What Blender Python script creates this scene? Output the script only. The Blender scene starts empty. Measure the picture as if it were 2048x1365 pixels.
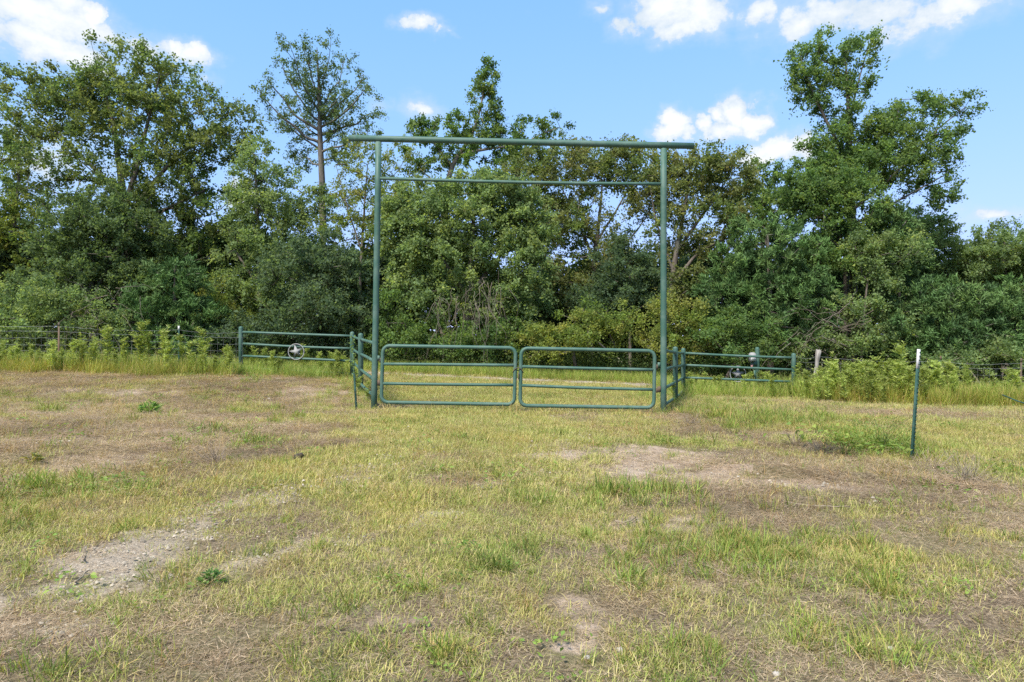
import bpy, math, random
import numpy as np
from mathutils import Vector

R = np.random.RandomState(7)
random.seed(7)
C = bpy.context.scene.collection
scene = bpy.context.scene

# ------------------------------------------------------------------ camera
EYE = 1.45
FOC = 1365.0                      # focal length in photo pixels (24 mm on 36 mm, 2048 px wide)
cam = bpy.data.objects.new('camera', bpy.data.cameras.new('camera'))
cam.data.lens = 24.0
cam.data.sensor_width = 36.0
cam.data.clip_start = 0.05
cam.data.clip_end = 6000
cam.location = (0, 0, EYE)
cam.rotation_euler = (math.pi / 2, 0, 0)
C.objects.link(cam)
scene.camera = cam

# ------------------------------------------------------------------ light, exposure
SUN_EL, SUN_AZ = math.radians(52), math.radians(-148)     # azimuth from +Y towards +X
sdir = Vector((math.sin(SUN_AZ) * math.cos(SUN_EL), math.cos(SUN_AZ) * math.cos(SUN_EL), math.sin(SUN_EL)))
sun = bpy.data.objects.new('sun', bpy.data.lights.new('sun', 'SUN'))
sun.data.energy = 2.15
sun.data.angle = math.radians(12)
sun.data.color = (1.0, 0.95, 0.87)
sun.rotation_euler = sdir.to_track_quat('Z', 'Y').to_euler()
sun.location = (0, 0, 40)
C.objects.link(sun)
scene.view_settings.view_transform = 'Standard'
scene.view_settings.look = 'None'
scene.view_settings.exposure = 1.94
scene.view_settings.gamma = 1.0
scene.view_settings.use_curve_mapping = False
scene.render.engine = 'CYCLES'
scene.cycles.max_bounces = 10
scene.cycles.diffuse_bounces = 8
scene.cycles.glossy_bounces = 2
scene.cycles.transmission_bounces = 4
scene.cycles.use_denoising = False

world = bpy.data.worlds.new('World')
scene.world = world
world.use_nodes = True


class NT:
    """small helper for building node trees"""
    def __init__(s, tree):
        s.t = tree
        tree.nodes.clear()

    def n(s, typ, ins=None, **kw):
        nd = s.t.nodes.new(typ)
        for k, v in kw.items():
            setattr(nd, k, v)
        for k, v in (ins or {}).items():
            if hasattr(v, 'is_output') or isinstance(v, bpy.types.NodeSocket):
                s.t.links.new(v, nd.inputs[k])
            else:
                nd.inputs[k].default_value = v
        return nd

    def m(s, op, a, b=0.0, c=None, clamp=False):
        ins = {0: a, 1: b}
        if c is not None:
            ins[2] = c
        return s.n('ShaderNodeMath', ins, operation=op, use_clamp=clamp).outputs[0]

    def mix(s, f, a, b, blend='MIX'):
        nd = s.n('ShaderNodeMix', data_type='RGBA', blend_type=blend)
        for k, v in ((0, f), (6, a), (7, b)):
            if isinstance(v, bpy.types.NodeSocket):
                s.t.links.new(v, nd.inputs[k])
            else:
                nd.inputs[k].default_value = v if k == 0 else (*v[:3], 1.0)
        return nd.outputs[2]

    def noise(s, vec, scale, detail=4, rough=0.55):
        nd = s.n('ShaderNodeTexNoise', {'Scale': scale, 'Detail': detail, 'Roughness': rough})
        if vec is not None:
            s.t.links.new(vec, nd.inputs['Vector'])
        return nd.outputs['Fac']

    def ramp(s, v, a, b, lo=0.0, hi=1.0, smooth=True):
        nd = s.n('ShaderNodeMapRange', {0: v, 1: a, 2: b, 3: lo, 4: hi}, interpolation_type='SMOOTHSTEP' if smooth else 'LINEAR')
        return nd.outputs[0]


def build_sky():
    w = NT(world.node_tree)
    sky = w.n('ShaderNodeTexSky', sky_type='NISHITA')
    sky.sun_disc = False
    sky.sun_elevation = SUN_EL
    sky.sun_rotation = SUN_AZ
    sky.air_density = 1.0
    sky.dust_density = 0.2
    sky.ozone_density = 1.5
    tc = w.n('ShaderNodeTexCoord')
    sep = w.n('ShaderNodeSeparateXYZ', {0: tc.outputs['Generated']})
    x, y, z = sep.outputs
    az = w.m('ARCTAN2', x, y)
    el = w.m('ARCSINE', z)
    vec = w.n('ShaderNodeCombineXYZ', {0: az, 1: el, 2: 0.0}).outputs[0]
    flat = w.n('ShaderNodeVectorMath', {0: vec, 1: (.8, 1.45, 1)}, operation='MULTIPLY').outputs[0]
    n1 = w.noise(flat, 12.0, 10, 0.62)
    wn = w.n('ShaderNodeTexNoise', {'Vector': vec, 'Scale': 17.0, 'Detail': 7, 'Roughness': .62}).outputs['Color']
    wn = w.n('ShaderNodeVectorMath', {0: wn, 1: (.5, .5, .5)}, operation='SUBTRACT').outputs[0]
    wvec = w.n('ShaderNodeVectorMath', {0: wn, 1: (.085, .06, 0), 2: vec}, operation='MULTIPLY_ADD').outputs[0]
    n2 = w.noise(vec, 42.0, 6, 0.62)
    n3 = w.noise(vec, 3.2, 4, 0.5)
    # (photo px, py, half width, half height, strength) of the clouds; turned into azimuth and elevation
    clouds = [(60, 18, 170, 60, 1.25), (130, 8, 80, 48, 1.2), (190, 35, 30, 30, 1.5), (90, 92, 210, 40, .85), (230, 75, 60, 22, .5), (300, 95, 60, 26, .75), (385, 108, 50, 24, 1.3), (350, 100, 30, 22, 1.1),
              (840, 50, 46, 20, 1.2), (872, 68, 22, 10, .6), (1330, 15, 110, 50, 1.2), (1390, 20, 90, 52, 1.2), (1345, 65, 70, 28, .9), (1260, 45, 44, 30, .9), (1700, 22, 190, 46, .9), (1600, 50, 70, 38, .85), (1870, 25, 180, 36, .75), (1780, 62, 130, 30, .55),
              (1525, 35, 44, 40, .6), (1200, 18, 40, 16, .55), (1350, 240, 36, 30, 1.6), (1345, 262, 52, 18, 1.4), (1405, 252, 26, 26, 1.5), (1480, 226, 46, 42, 1.9), (1515, 240, 36, 32, 1.7), (1455, 262, 62, 20, 1.3), (1442, 238, 24, 24, 1.5),
              (1570, 300, 66, 30, 1.4), (1610, 295, 40, 36, 1.3), (1525, 318, 60, 16, 1.1), (1970, 428, 80, 16, .7), (1900, 418, 40, 12, .4), (838, 222, 34, 18, .45), (755, 213, 20, 11, .35),
              (400, 160, 24, 11, .35), (490, 390, 40, 46, 1.0), (100, 330, 120, 60, .5)]
    base = None
    for (px, py, rx, ry, st) in clouds:
        a0 = math.atan((px - 1024) / FOC)
        e0 = math.atan((682 - py) / FOC * math.cos(a0))
        ra = rx / FOC * math.cos(a0) ** 2
        re = ry / FOC * math.cos(a0)
        sub = w.n('ShaderNodeVectorMath', {0: wvec, 1: (a0, e0, 0)}, operation='SUBTRACT').outputs[0]
        mul = w.n('ShaderNodeVectorMath', {0: sub, 1: (1 / ra, 1 / re, 0)}, operation='MULTIPLY').outputs[0]
        ln = w.n('ShaderNodeVectorMath', {0: mul}, operation='LENGTH').outputs['Value']
        v = w.m('MULTIPLY', w.m('SUBTRACT', 1.0, ln), st)
        base = v if base is None else w.m('MAXIMUM', base, v)
    # beyond the part of the sky described above the same kind of cumulus goes on
    out = w.m('MAXIMUM', w.ramp(w.m('ABSOLUTE', az), 0.72, 0.95), w.ramp(el, 0.55, 0.75))
    wild = w.m('MULTIPLY_ADD', w.m('SUBTRACT', n3, 0.56), 5.0, -0.1)
    wild = w.m('MULTIPLY_ADD', w.m('SUBTRACT', out, 1.0), 4.0, wild)
    base = w.m('MAXIMUM', w.m('MAXIMUM', base, wild), -0.9)
    d = w.m('MULTIPLY_ADD', w.m('SUBTRACT', n1, 0.5), 1.7, base)
    d = w.m('MULTIPLY_ADD', w.m('SUBTRACT', n2, 0.5), 1.0, d)
    mask = w.m('MULTIPLY', w.ramp(d, 0.05, 0.50), 0.97)
    wisp = w.m('MULTIPLY', w.ramp(w.m('MULTIPLY_ADD', w.m('SUBTRACT', n1, 0.5), 2.6, base), -.55, .75), .55)
    mask = w.m('MAXIMUM', mask, wisp)
    mask = w.m('MULTIPLY', mask, w.ramp(z, 0.0, 0.05))
    shade = w.ramp(w.m('MULTIPLY_ADD', w.m('SUBTRACT', n1, 0.5), 1.6, d), 0.1, 1.25)
    ccol = w.mix(shade, (1.6, 1.85, 2.1), (2.35, 2.4, 2.46))
    # clear humid air: the blue of this sky is paler and cyaner than the bare model
    den = w.n('ShaderNodeVectorMath', {0: sky.outputs[0], 1: (1 / 3., 1 / 1.5, 1 / 3.), 2: (1, 1, 1)}, operation='MULTIPLY_ADD').outputs[0]
    soft = w.n('ShaderNodeVectorMath', {0: sky.outputs[0], 1: den}, operation='DIVIDE').outputs[0]
    tint = w.n('ShaderNodeVectorMath', {0: soft, 1: (.77, 1.57, 1.50)}, operation='MULTIPLY').outputs[0]
    col = w.mix(mask, tint, ccol)
    bg = w.n('ShaderNodeBackground', {'Color': col, 'Strength': 0.116})
    w.n('ShaderNodeOutputWorld', {0: bg.outputs[0]})


build_sky()

# ------------------------------------------------------------------ numeric helpers
def at(px, py, D):
    """world point that the photo shows at pixel (px, py) at depth D metres"""
    return np.array([(px - 1024) / FOC * D, D, EYE + (682.5 - py) / FOC * D])


def hash2(ix, iy, s=0):
    n = (ix.astype(np.int64) * 374761393 + iy.astype(np.int64) * 668265263 + s * 974711) & 0x7fffffff
    n = ((n ^ (n >> 13)) * 1274126177) & 0x7fffffff
    n = n ^ (n >> 16)
    return (n & 0xffff) / 65535.0


def vnoise(x, y, s=0):
    ix, iy = np.floor(x), np.floor(y)
    fx, fy = x - ix, y - iy
    fx = fx * fx * (3 - 2 * fx); fy = fy * fy * (3 - 2 * fy)
    a = hash2(ix, iy, s); b = hash2(ix + 1, iy, s); c = hash2(ix, iy + 1, s); d = hash2(ix + 1, iy + 1, s)
    return a + (b - a) * fx + (c - a) * fy + (a - b - c + d) * fx * fy


def fbm(x, y, s=0, o=4):
    x = np.asarray(x, float); y = np.asarray(y, float)
    v = 0; amp = 0.5; tot = 0
    for k in range(o):
        v = v + amp * vnoise(x * 2 ** k + 17.3 * k, y * 2 ** k - 9.1 * k, s + k)
        tot += amp; amp *= 0.55
    return v / tot


def sstep(v, a, b):
    t = np.clip((v - a) / (b - a), 0, 1)
    return t * t * (3 - 2 * t)


def sinterp(y, ys, vs):
    y = np.asarray(y, float); out = np.full(y.shape, float(vs[0]))
    for k in range(len(ys) - 1):
        t = np.clip((y - ys[k]) / (ys[k + 1] - ys[k]), 0, 1)
        t = t * t * (3 - 2 * t)
        out = out + (vs[k + 1] - vs[k]) * t
    return out


def ground_z(x, y, fine=True):
    x = np.asarray(x, float); y = np.asarray(y, float)
    a = sinterp(y, [8, 14, 20.4, 30, 60, 900], [0, 0.0, .11, .24, .3, 0])
    b = sinterp(y, [5, 9, 13.9, 20.4, 60, 900], [.02, .03, .014, .045, .03, 0])
    z = a - b * 20 * np.tanh(x / 20)
    near = 1 - sstep(np.hypot(x, y), 40, 80)
    if fine:
        z = z + near * (.07 * (fbm(x * .45, y * .45, 3) - .5) + .05 * (fbm(x * 2.2, y * 2.2, 5) - .5) + .022 * (fbm(x * 9, y * 9, 9, 3) - .5))
        # low bank with dead weeds on the right, wheel ridges beside it
        z = z + .17 * np.exp(-((x - 4.55) / .5) ** 2 - ((y - 9.95) / .32) ** 2)
        ridge = 7.9 - .35 * (x - 3.5)
        z = z + .05 * np.exp(-((y - ridge) / .16) ** 2) * sstep(x, 2.2, 3) * (1 - sstep(x, 4.4, 5.6))
        z = z - .04 * np.exp(-((y - ridge + .4) / .22) ** 2) * sstep(x, 2.2, 3) * (1 - sstep(x, 4.4, 5.6))
    return z


def gz(x, y):
    return float(ground_z(np.array([x]), np.array([y]))[0])


# ------------------------------------------------------------------ mesh helpers
class Geo:
    """collects vertices, faces and vertex colours of ONE mesh object"""
    def __init__(s):
        s.V, s.F, s.K, s.n = [], [], [], 0

    def add(s, V, F, col=(1, 1, 1)):
        V = np.asarray(V, float).reshape(-1, 3)
        for f in (F if isinstance(F, list) else [F]):
            s.F.append(np.asarray(f, np.int64) + s.n)
        col = np.asarray(col, float)
        if col.ndim == 1:
            col = np.tile(col, (len(V), 1))
        s.V.append(V); s.K.append(col); s.n += len(V)

    def box(s, c, size, col=(1, 1, 1), rot=None):
        d = np.array([[x, y, z] for x in (-.5, .5) for y in (-.5, .5) for z in (-.5, .5)]) * np.array(size)
        if rot is not None:
            d = d @ np.array(rot).T
        s.add(d + np.array(c), np.array([[0, 1, 3, 2], [4, 6, 7, 5], [0, 4, 5, 1], [2, 3, 7, 6], [0, 2, 6, 4], [1, 5, 7, 3]]), col)

    def tube(s, P, r, sides=8, col=(1, 1, 1), closed=False, cap=True):
        P = np.asarray(P, float); n = len(P)
        r = np.broadcast_to(np.asarray(r, float), (n,))
        if closed:
            T = np.roll(P, -1, 0) - np.roll(P, 1, 0)
        else:
            T = np.gradient(P, axis=0)
        T /= np.linalg.norm(T, axis=1, keepdims=True) + 1e-9
        mean = np.abs(T).mean(0)
        ref = np.eye(3)[np.argmin(mean)]
        U = np.cross(T, ref); U /= np.linalg.norm(U, axis=1, keepdims=True) + 1e-9
        W = np.cross(T, U)
        a = np.linspace(0, 2 * np.pi, sides, endpoint=False)
        V = P[:, None, :] + r[:, None, None] * (np.cos(a)[None, :, None] * U[:, None, :] + np.sin(a)[None, :, None] * W[:, None, :])
        i = np.arange(n if closed else n - 1)[:, None]; j = np.arange(sides)[None, :]
        i2 = (i + 1) % n; j2 = (j + 1) % sides
        F = np.stack([i * sides + j + 0 * i2, i * sides + j2, i2 * sides + j2, i2 * sides + j], -1).reshape(-1, 4)
        fs = [F]
        if cap and not closed:
            fs += [np.arange(sides)[None, ::-1], ((n - 1) * sides + np.arange(sides))[None, :]]
        if np.asarray(col).ndim == 2:
            col = np.repeat(np.asarray(col), sides, axis=0)
        s.add(V.reshape(-1, 3), fs, col)

    def leaves(s, P, U, N, L, W, col, fold=0.15):
        """diamond leaves: centre P, long axis U, normal N, length L, width W"""
        n = len(P)
        U = U / (np.linalg.norm(U, axis=1, keepdims=True) + 1e-9)
        S = np.cross(N, U); S /= np.linalg.norm(S, axis=1, keepdims=True) + 1e-9
        N2 = np.cross(U, S)
        L = np.broadcast_to(L, (n,))[:, None]; W = np.broadcast_to(W, (n,))[:, None]
        V = np.stack([P - U * L / 2, P + S * W / 2 + N2 * W * fold - U * L * .08, P + U * L / 2, P - S * W / 2 + N2 * W * fold - U * L * .08], 1)
        F = np.arange(4 * n).reshape(n, 4)
        col = np.asarray(col, float)
        if col.ndim == 1:
            col = np.tile(col, (n, 1))
        s.add(V.reshape(-1, 3), F, np.repeat(col, 4, axis=0))

    def blades(s, B, D, H, W, bend, col, seg=2):
        """grass blades from base B along D (unit), length H, width W, bent downwards by bend; tapered"""
        n = len(B)
        S = np.cross(D, np.array([0, 0, 1.0])) + R.normal(0, .15, (n, 3))
        S /= np.linalg.norm(S, axis=1, keepdims=True) + 1e-9
        H = np.broadcast_to(H, (n,))[:, None]; W = np.broadcast_to(W, (n,))[:, None]; bend = np.broadcast_to(bend, (n,))[:, None]
        rows = []
        for k in range(seg):
            t = k / seg
            c = B + D * H * t - np.array([0, 0, 1.0]) * bend * H * t * t
            w = W * (1 - .45 * t)
            rows += [c - S * w / 2, c + S * w / 2]
        tip = B + D * H - np.array([0, 0, 1.0]) * bend * H
        V = np.stack(rows + [tip], 1); m = 2 * seg + 1
        off = (np.arange(n) * m)[:, None]
        fs = []
        for k in range(seg - 1):
            fs.append(off + np.array([[2 * k, 2 * k + 1, 2 * k + 3, 2 * k + 2]]))
        fs.append(off + np.array([[2 * seg - 2, 2 * seg - 1, 2 * seg]]))
        col = np.asarray(col, float)
        if col.ndim == 1:
            col = np.tile(col, (n, 1))
        s.add(V.reshape(-1, 3), fs, np.repeat(col, m, axis=0))

    def mesh(s, name, mat, smooth=False):
        me = bpy.data.meshes.new(name)
        V = np.concatenate(s.V); K = np.concatenate(s.K)
        idx = np.concatenate([f.reshape(-1) for f in s.F])
        tot = np.concatenate([np.full(len(f), f.shape[1]) for f in s.F])
        start = np.concatenate([[0], np.cumsum(tot)[:-1]])
        me.vertices.add(len(V)); me.vertices.foreach_set('co', V.astype(np.float32).ravel())
        me.loops.add(len(idx)); me.loops.foreach_set('vertex_index', idx.astype(np.int32))
        me.polygons.add(len(tot)); me.polygons.foreach_set('loop_start', start.astype(np.int32))
        me.polygons.foreach_set('loop_total', tot.astype(np.int32))
        if smooth:
            me.polygons.foreach_set('use_smooth', np.ones(len(tot), bool))
        ca = me.attributes.new('Col', 'FLOAT_COLOR', 'POINT')
        ca.data.foreach_set('color', np.concatenate([K, np.ones((len(K), 1))], 1).astype(np.float32).ravel())
        me.update(calc_edges=True); me.validate()
        if mat:
            me.materials.append(mat)
        return me

    def obj(s, name, mat, parent=None, smooth=False, stuff=False):
        o = bpy.data.objects.new(name, s.mesh(name, mat, smooth))
        C.objects.link(o)
        if parent is not None:
            o.parent = parent
            o.matrix_parent_inverse = parent.matrix_world.inverted() if False else o.matrix_parent_inverse
            # the vertices are given in world coordinates: shift them to the parent's frame
            o.location = -parent.location
        if stuff:
            o['kind'] = 'stuff'
        return o


def thing(name, label, cat, loc=(0, 0, 0), group=None):
    o = bpy.data.objects.new(name, None)
    o.empty_display_size = .2
    o.location = Vector([float(v) for v in loc])
    o['label'] = label; o['category'] = cat
    if group:
        o['group'] = group
    C.objects.link(o)
    return o


def tag(o, label, cat, group=None):
    o['label'] = label; o['category'] = cat
    if group:
        o['group'] = group
    return o


# ------------------------------------------------------------------ materials
def new_mat(name):
    m = bpy.data.materials.new(name)
    m.use_nodes = True
    return m, NT(m.node_tree)


def leaf_material(name, trans=0.35, rough=0.5, spec=0.3, inst=False, tcol=(1.25, 1.2, .55)):
    m, t = new_mat(name)
    col = t.n('ShaderNodeAttribute', attribute_name='Col').outputs['Color']
    if inst:
        ti = t.n('ShaderNodeAttribute', attribute_name='tint', attribute_type='INSTANCER').outputs['Color']
        col = t.mix(1.0, col, ti, 'MULTIPLY')
    p = t.n('ShaderNodeBsdfPrincipled', {'Base Color': col, 'Roughness': rough, 'Specular IOR Level': spec})
    tr = t.n('ShaderNodeBsdfTranslucent', {'Color': t.mix(1.0, col, tcol, 'MULTIPLY')})
    mx = t.n('ShaderNodeMixShader', {0: trans, 1: p.outputs[0], 2: tr.outputs[0]})
    t.n('ShaderNodeOutputMaterial', {0: mx.outputs[0]})
    return m


M_LEAF = leaf_material('leaf', .54, .6, .16, tcol=(1.5, 1.45, .8))
M_NEEDLE = leaf_material('juniper_needle', .15, .6, .2, tcol=(1.1, 1.1, .7))
M_GRASS = leaf_material('grass_blade', .35, .55, .2, inst=True)
M_WEED = leaf_material('weed_leaf', .38, .5, .25)


def bark_material(name, a, b):
    m, t = new_mat(name)
    tc = t.n('ShaderNodeTexCoord').outputs['Object']
    mp = t.n('ShaderNodeMapping', {0: tc, 3: (1, 1, .25)}).outputs[0]
    n = t.noise(mp, 14, 6, .65)
    n2 = t.noise(tc, 1.3, 3, .5)
    col = t.mix(t.ramp(n, .3, .7), a, b)
    col = t.mix(t.m('MULTIPLY', t.ramp(n2, .45, .7), .5), col, (.16, .17, .13))
    bp = t.n('ShaderNodeBump', {'Strength': .8, 'Distance': .03, 'Height': n})
    p = t.n('ShaderNodeBsdfPrincipled', {'Base Color': col, 'Roughness': .9, 'Normal': bp.outputs[0], 'Specular IOR Level': .15})
    t.n('ShaderNodeOutputMaterial', {0: p.outputs[0]})
    return m


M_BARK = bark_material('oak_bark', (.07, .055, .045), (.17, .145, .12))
M_BARK_PALE = bark_material('pale_bark', (.15, .12, .095), (.30, .25, .2))
M_BARK_MID = bark_material('grey_brown_bark', (.075, .066, .056), (.155, .14, .12))
M_DEAD = bark_material('dead_wood', (.19, .145, .10), (.34, .27, .195))
M_TWIG = bark_material('dry_vine_bark', (.10, .08, .06), (.20, .165, .13))
M_GREYWOOD = bark_material('weathered_wood', (.15, .135, .115), (.34, .315, .28))


def paint_material(name, col, rough=.42, metal=0.0, wear=(.10, .19, .15), wearamt=.35, rust=0.0, spec=.5):
    m, t = new_mat(name)
    tc = t.n('ShaderNodeTexCoord').outputs['Object']
    n = t.noise(tc, 3.5, 6, .65)
    n2 = t.noise(tc, 55, 4, .6)
    c = t.mix(t.m('MULTIPLY', t.ramp(n, .4, .75), wearamt), col, wear)
    c = t.mix(t.m('MULTIPLY', t.ramp(n2, .62, .75), .25), c, tuple(v * .5 for v in col))
    if rust:
        n3 = t.noise(tc, 18, 5, .7)
        c = t.mix(t.m('MULTIPLY', t.ramp(n3, .56, .68), rust), c, (.16, .07, .035))
    bp = t.n('ShaderNodeBump', {'Strength': .12, 'Distance': .004, 'Height': n2})
    p = t.n('ShaderNodeBsdfPrincipled', {'Base Color': c, 'Roughness': t.ramp(n, .3, .8, rough - .1, rough + .15), 'Metallic': metal, 'Normal': bp.outputs[0], 'Specular IOR Level': spec})
    t.n('ShaderNodeOutputMaterial', {0: p.outputs[0]})
    return m


M_GREEN = paint_material('green_pipe_paint', (.042, .100, .073), .58, wear=(.115, .17, .14), wearamt=.65, rust=.15, spec=.35)
M_TPOST = paint_material('dark_green_post_paint', (.010, .042, .032), .7, rust=.25, spec=.25)
M_WHITE = paint_material('white_post_paint', (.52, .52, .50), .6, wear=(.34, .32, .30), rust=.15)
M_STEEL = paint_material('galvanised_steel', (.27, .27, .275), .55, .3, wear=(.18, .18, .18), rust=.12)
M_STAR = paint_material('weathered_zinc', (.26, .26, .25), .8, 0, wear=(.2, .19, .18), rust=.15, spec=.2)
M_WIRE = paint_material('fence_wire', (.22, .23, .22), .6, .2, wear=(.14, .12, .10))
M_RUST = paint_material('rusty_steel', (.12, .075, .05), .8, .1, wear=(.05, .1, .075), wearamt=.6, spec=.2)
M_BLACK = paint_material('black_plastic', (.015, .015, .016), .5, wear=(.03, .03, .03))
M_PINK = paint_material('faded_red_plastic', (.45, .2, .17), .6, wear=(.5, .35, .3))


def stone_material():
    m, t = new_mat('limestone')
    ti = t.n('ShaderNodeAttribute', attribute_name='tint', attribute_type='INSTANCER').outputs['Color']
    tc = t.n('ShaderNodeTexCoord').outputs['Object']
    n = t.noise(tc, 30, 5, .6)
    c = t.mix(1.0, t.mix(n, (.75, .72, .68), (1.1, 1.08, 1.0)), ti, 'MULTIPLY')
    p = t.n('ShaderNodeBsdfPrincipled', {'Base Color': c, 'Roughness': .9, 'Specular IOR Level': .15})
    t.n('ShaderNodeOutputMaterial', {0: p.outputs[0]})
    return m


M_STONE = stone_material()


def solid_stone():
    m, t = new_mat('pale_limestone')
    tc = t.n('ShaderNodeTexCoord').outputs['Object']
    n = t.noise(tc, 30, 5, .6)
    c = t.mix(n, (.26, .235, .20), (.40, .37, .33))
    p = t.n('ShaderNodeBsdfPrincipled', {'Base Color': c, 'Roughness': .9, 'Specular IOR Level': .15})
    t.n('ShaderNodeOutputMaterial', {0: p.outputs[0]})
    return m


M_STONE1 = solid_stone()

# ------------------------------------------------------------------ what grows where on the ground
def world_spots(spots):
    out = []
    for (px, py, rx, ry, s) in spots:
        D = FOC * (EYE + .012 * (px - 1024) / 1024 * 8) / (py - 682.5)
        out.append(((px - 1024) / FOC * D, D, rx / FOC * D, ry * D / (py - 682.5), s))
    return out


S_THATCH = world_spots([(200, 880, 440, 110, 1.), (480, 800, 260, 50, .9), (60, 790, 260, 45, .9), (1400, 830, 110, 30, .8), (1500, 1010, 260, 60, .9),
                        (1870, 985, 260, 60, 1.), (1620, 930, 260, 45, .9), (430, 915, 140, 30, .9), (1000, 1300, 220, 60, .3), (350, 1320, 250, 50, .4), (1750, 1010, 300, 30, .7),
                        (1900, 1230, 250, 60, .3), (1100, 1180, 200, 40, .4), (1380, 1130, 150, 40, .6), (640, 1240, 160, 40, .3), (950, 1010, 90, 14, .5), (150, 752, 420, 8, 1.), (1850, 825, 260, 10, .9)])
S_DIRT = world_spots([(60, 830, 160, 16, .6), (260, 930, 120, 14, .6), (560, 780, 120, 8, .5), (30, 960, 80, 12, .5), (100, 900, 200, 25, .65), (330, 835, 150, 15, .65), (500, 850, 110, 14, .6), (480, 960, 90, 12, .55), (1250, 940, 120, 20, .6), (1480, 960, 100, 14, .7), (160, 940, 130, 28, .9), (620, 800, 110, 16, .8), (1330, 915, 170, 38, 1.), (1130, 905, 70, 13, .7), (1660, 968, 170, 15, 1.), (1390, 1050, 110, 40, .55), (1250, 1030, 60, 25, .7),
                      (1150, 1225, 75, 30, .5), (1830, 1240, 160, 20, .6), (60, 855, 80, 20, .7), (330, 870, 90, 14, .6), (830, 1100, 70, 20, .6), (730, 1210, 130, 22, .3), (720, 1085, 60, 16, .4), (1100, 1290, 60, 24, .5), (230, 800, 160, 10, .6), (420, 860, 100, 10, .5), (1640, 860, 180, 10, .5)])
S_GRAVEL = world_spots([(40, 1220, 150, 38, 1.), (170, 1165, 130, 42, 1.), (290, 1110, 110, 34, 1.), (390, 1060, 70, 22, .8), (440, 1140, 110, 26, .9), (640, 975, 60, 10, .8), (1060, 942, 45, 8, .7), (560, 1025, 120, 14, .5),
                        (860, 1095, 40, 12, .4), (250, 1210, 120, 22, .5), (740, 1060, 40, 10, .4)])
S_STRAW = world_spots([(900, 850, 240, 60, 1.), (1020, 880, 160, 60, .9), (610, 940, 140, 50, .9), (760, 930, 200, 60, .9), (850, 1010, 260, 70, .7), (1030, 785, 330, 26, .9), (330, 1010, 260, 50, .8), (700, 1110, 200, 50, .5),
                       (150, 1060, 200, 50, .6), (1240, 850, 120, 24, .6), (1700, 850, 300, 25, .5), (1950, 880, 150, 40, .5)])
S_GREEN = world_spots([(190, 985, 150, 24, 1.), (45, 1055, 90, 40, .9), (430, 895, 110, 24, .7), (950, 1260, 80, 40, .8), (1600, 1140, 300, 80, .9), (1780, 1080, 260, 40, .6), (60, 1300, 180, 60, .7), (1270, 980, 90, 22, .9),
                       (1640, 1300, 200, 60, .8), (1540, 840, 180, 24, .7), (1760, 885, 110, 30, 1.2), (1330, 1180, 160, 50, .6), (970, 1120, 140, 50, .6), (400, 1190, 260, 40, .5), (1940, 1130, 120, 60, .7),
                       (1030, 742, 340, 9, 1.3), (820, 1300, 200, 50, .4), (540, 1050, 120, 20, .3), (1200, 1330, 160, 40, .5), (300, 825, 30, 8, .9), (100, 830, 30, 10, .5), (420, 870, 70, 12, .5)])


def ground_line(pts):
    return [((px - 1024) / FOC * (FOC * EYE / (py - 682.5)), FOC * EYE / (py - 682.5)) for (px, py) in pts]


TRACK_A = ground_line([(-120, 1290), (60, 1205), (200, 1150), (320, 1090), (440, 1035), (560, 1000), (680, 970), (780, 930), (850, 880), (890, 840), (915, 810), (925, 790), (930, 775)])
TRACK_B = ground_line([(430, 1150), (560, 1120), (720, 1080), (860, 1030), (980, 970), (1060, 930), (1100, 890), (1115, 850), (1110, 815), (1105, 790), (1100, 775)])


def field(x, y, spots):
    v = np.zeros(np.shape(x))
    for (cx, cy, rx, ry, s) in spots:
        v = np.maximum(v, s * np.clip(1.35 - np.hypot((x - cx) / rx, (y - cy) / ry), 0, 1.0))
    return v


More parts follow.
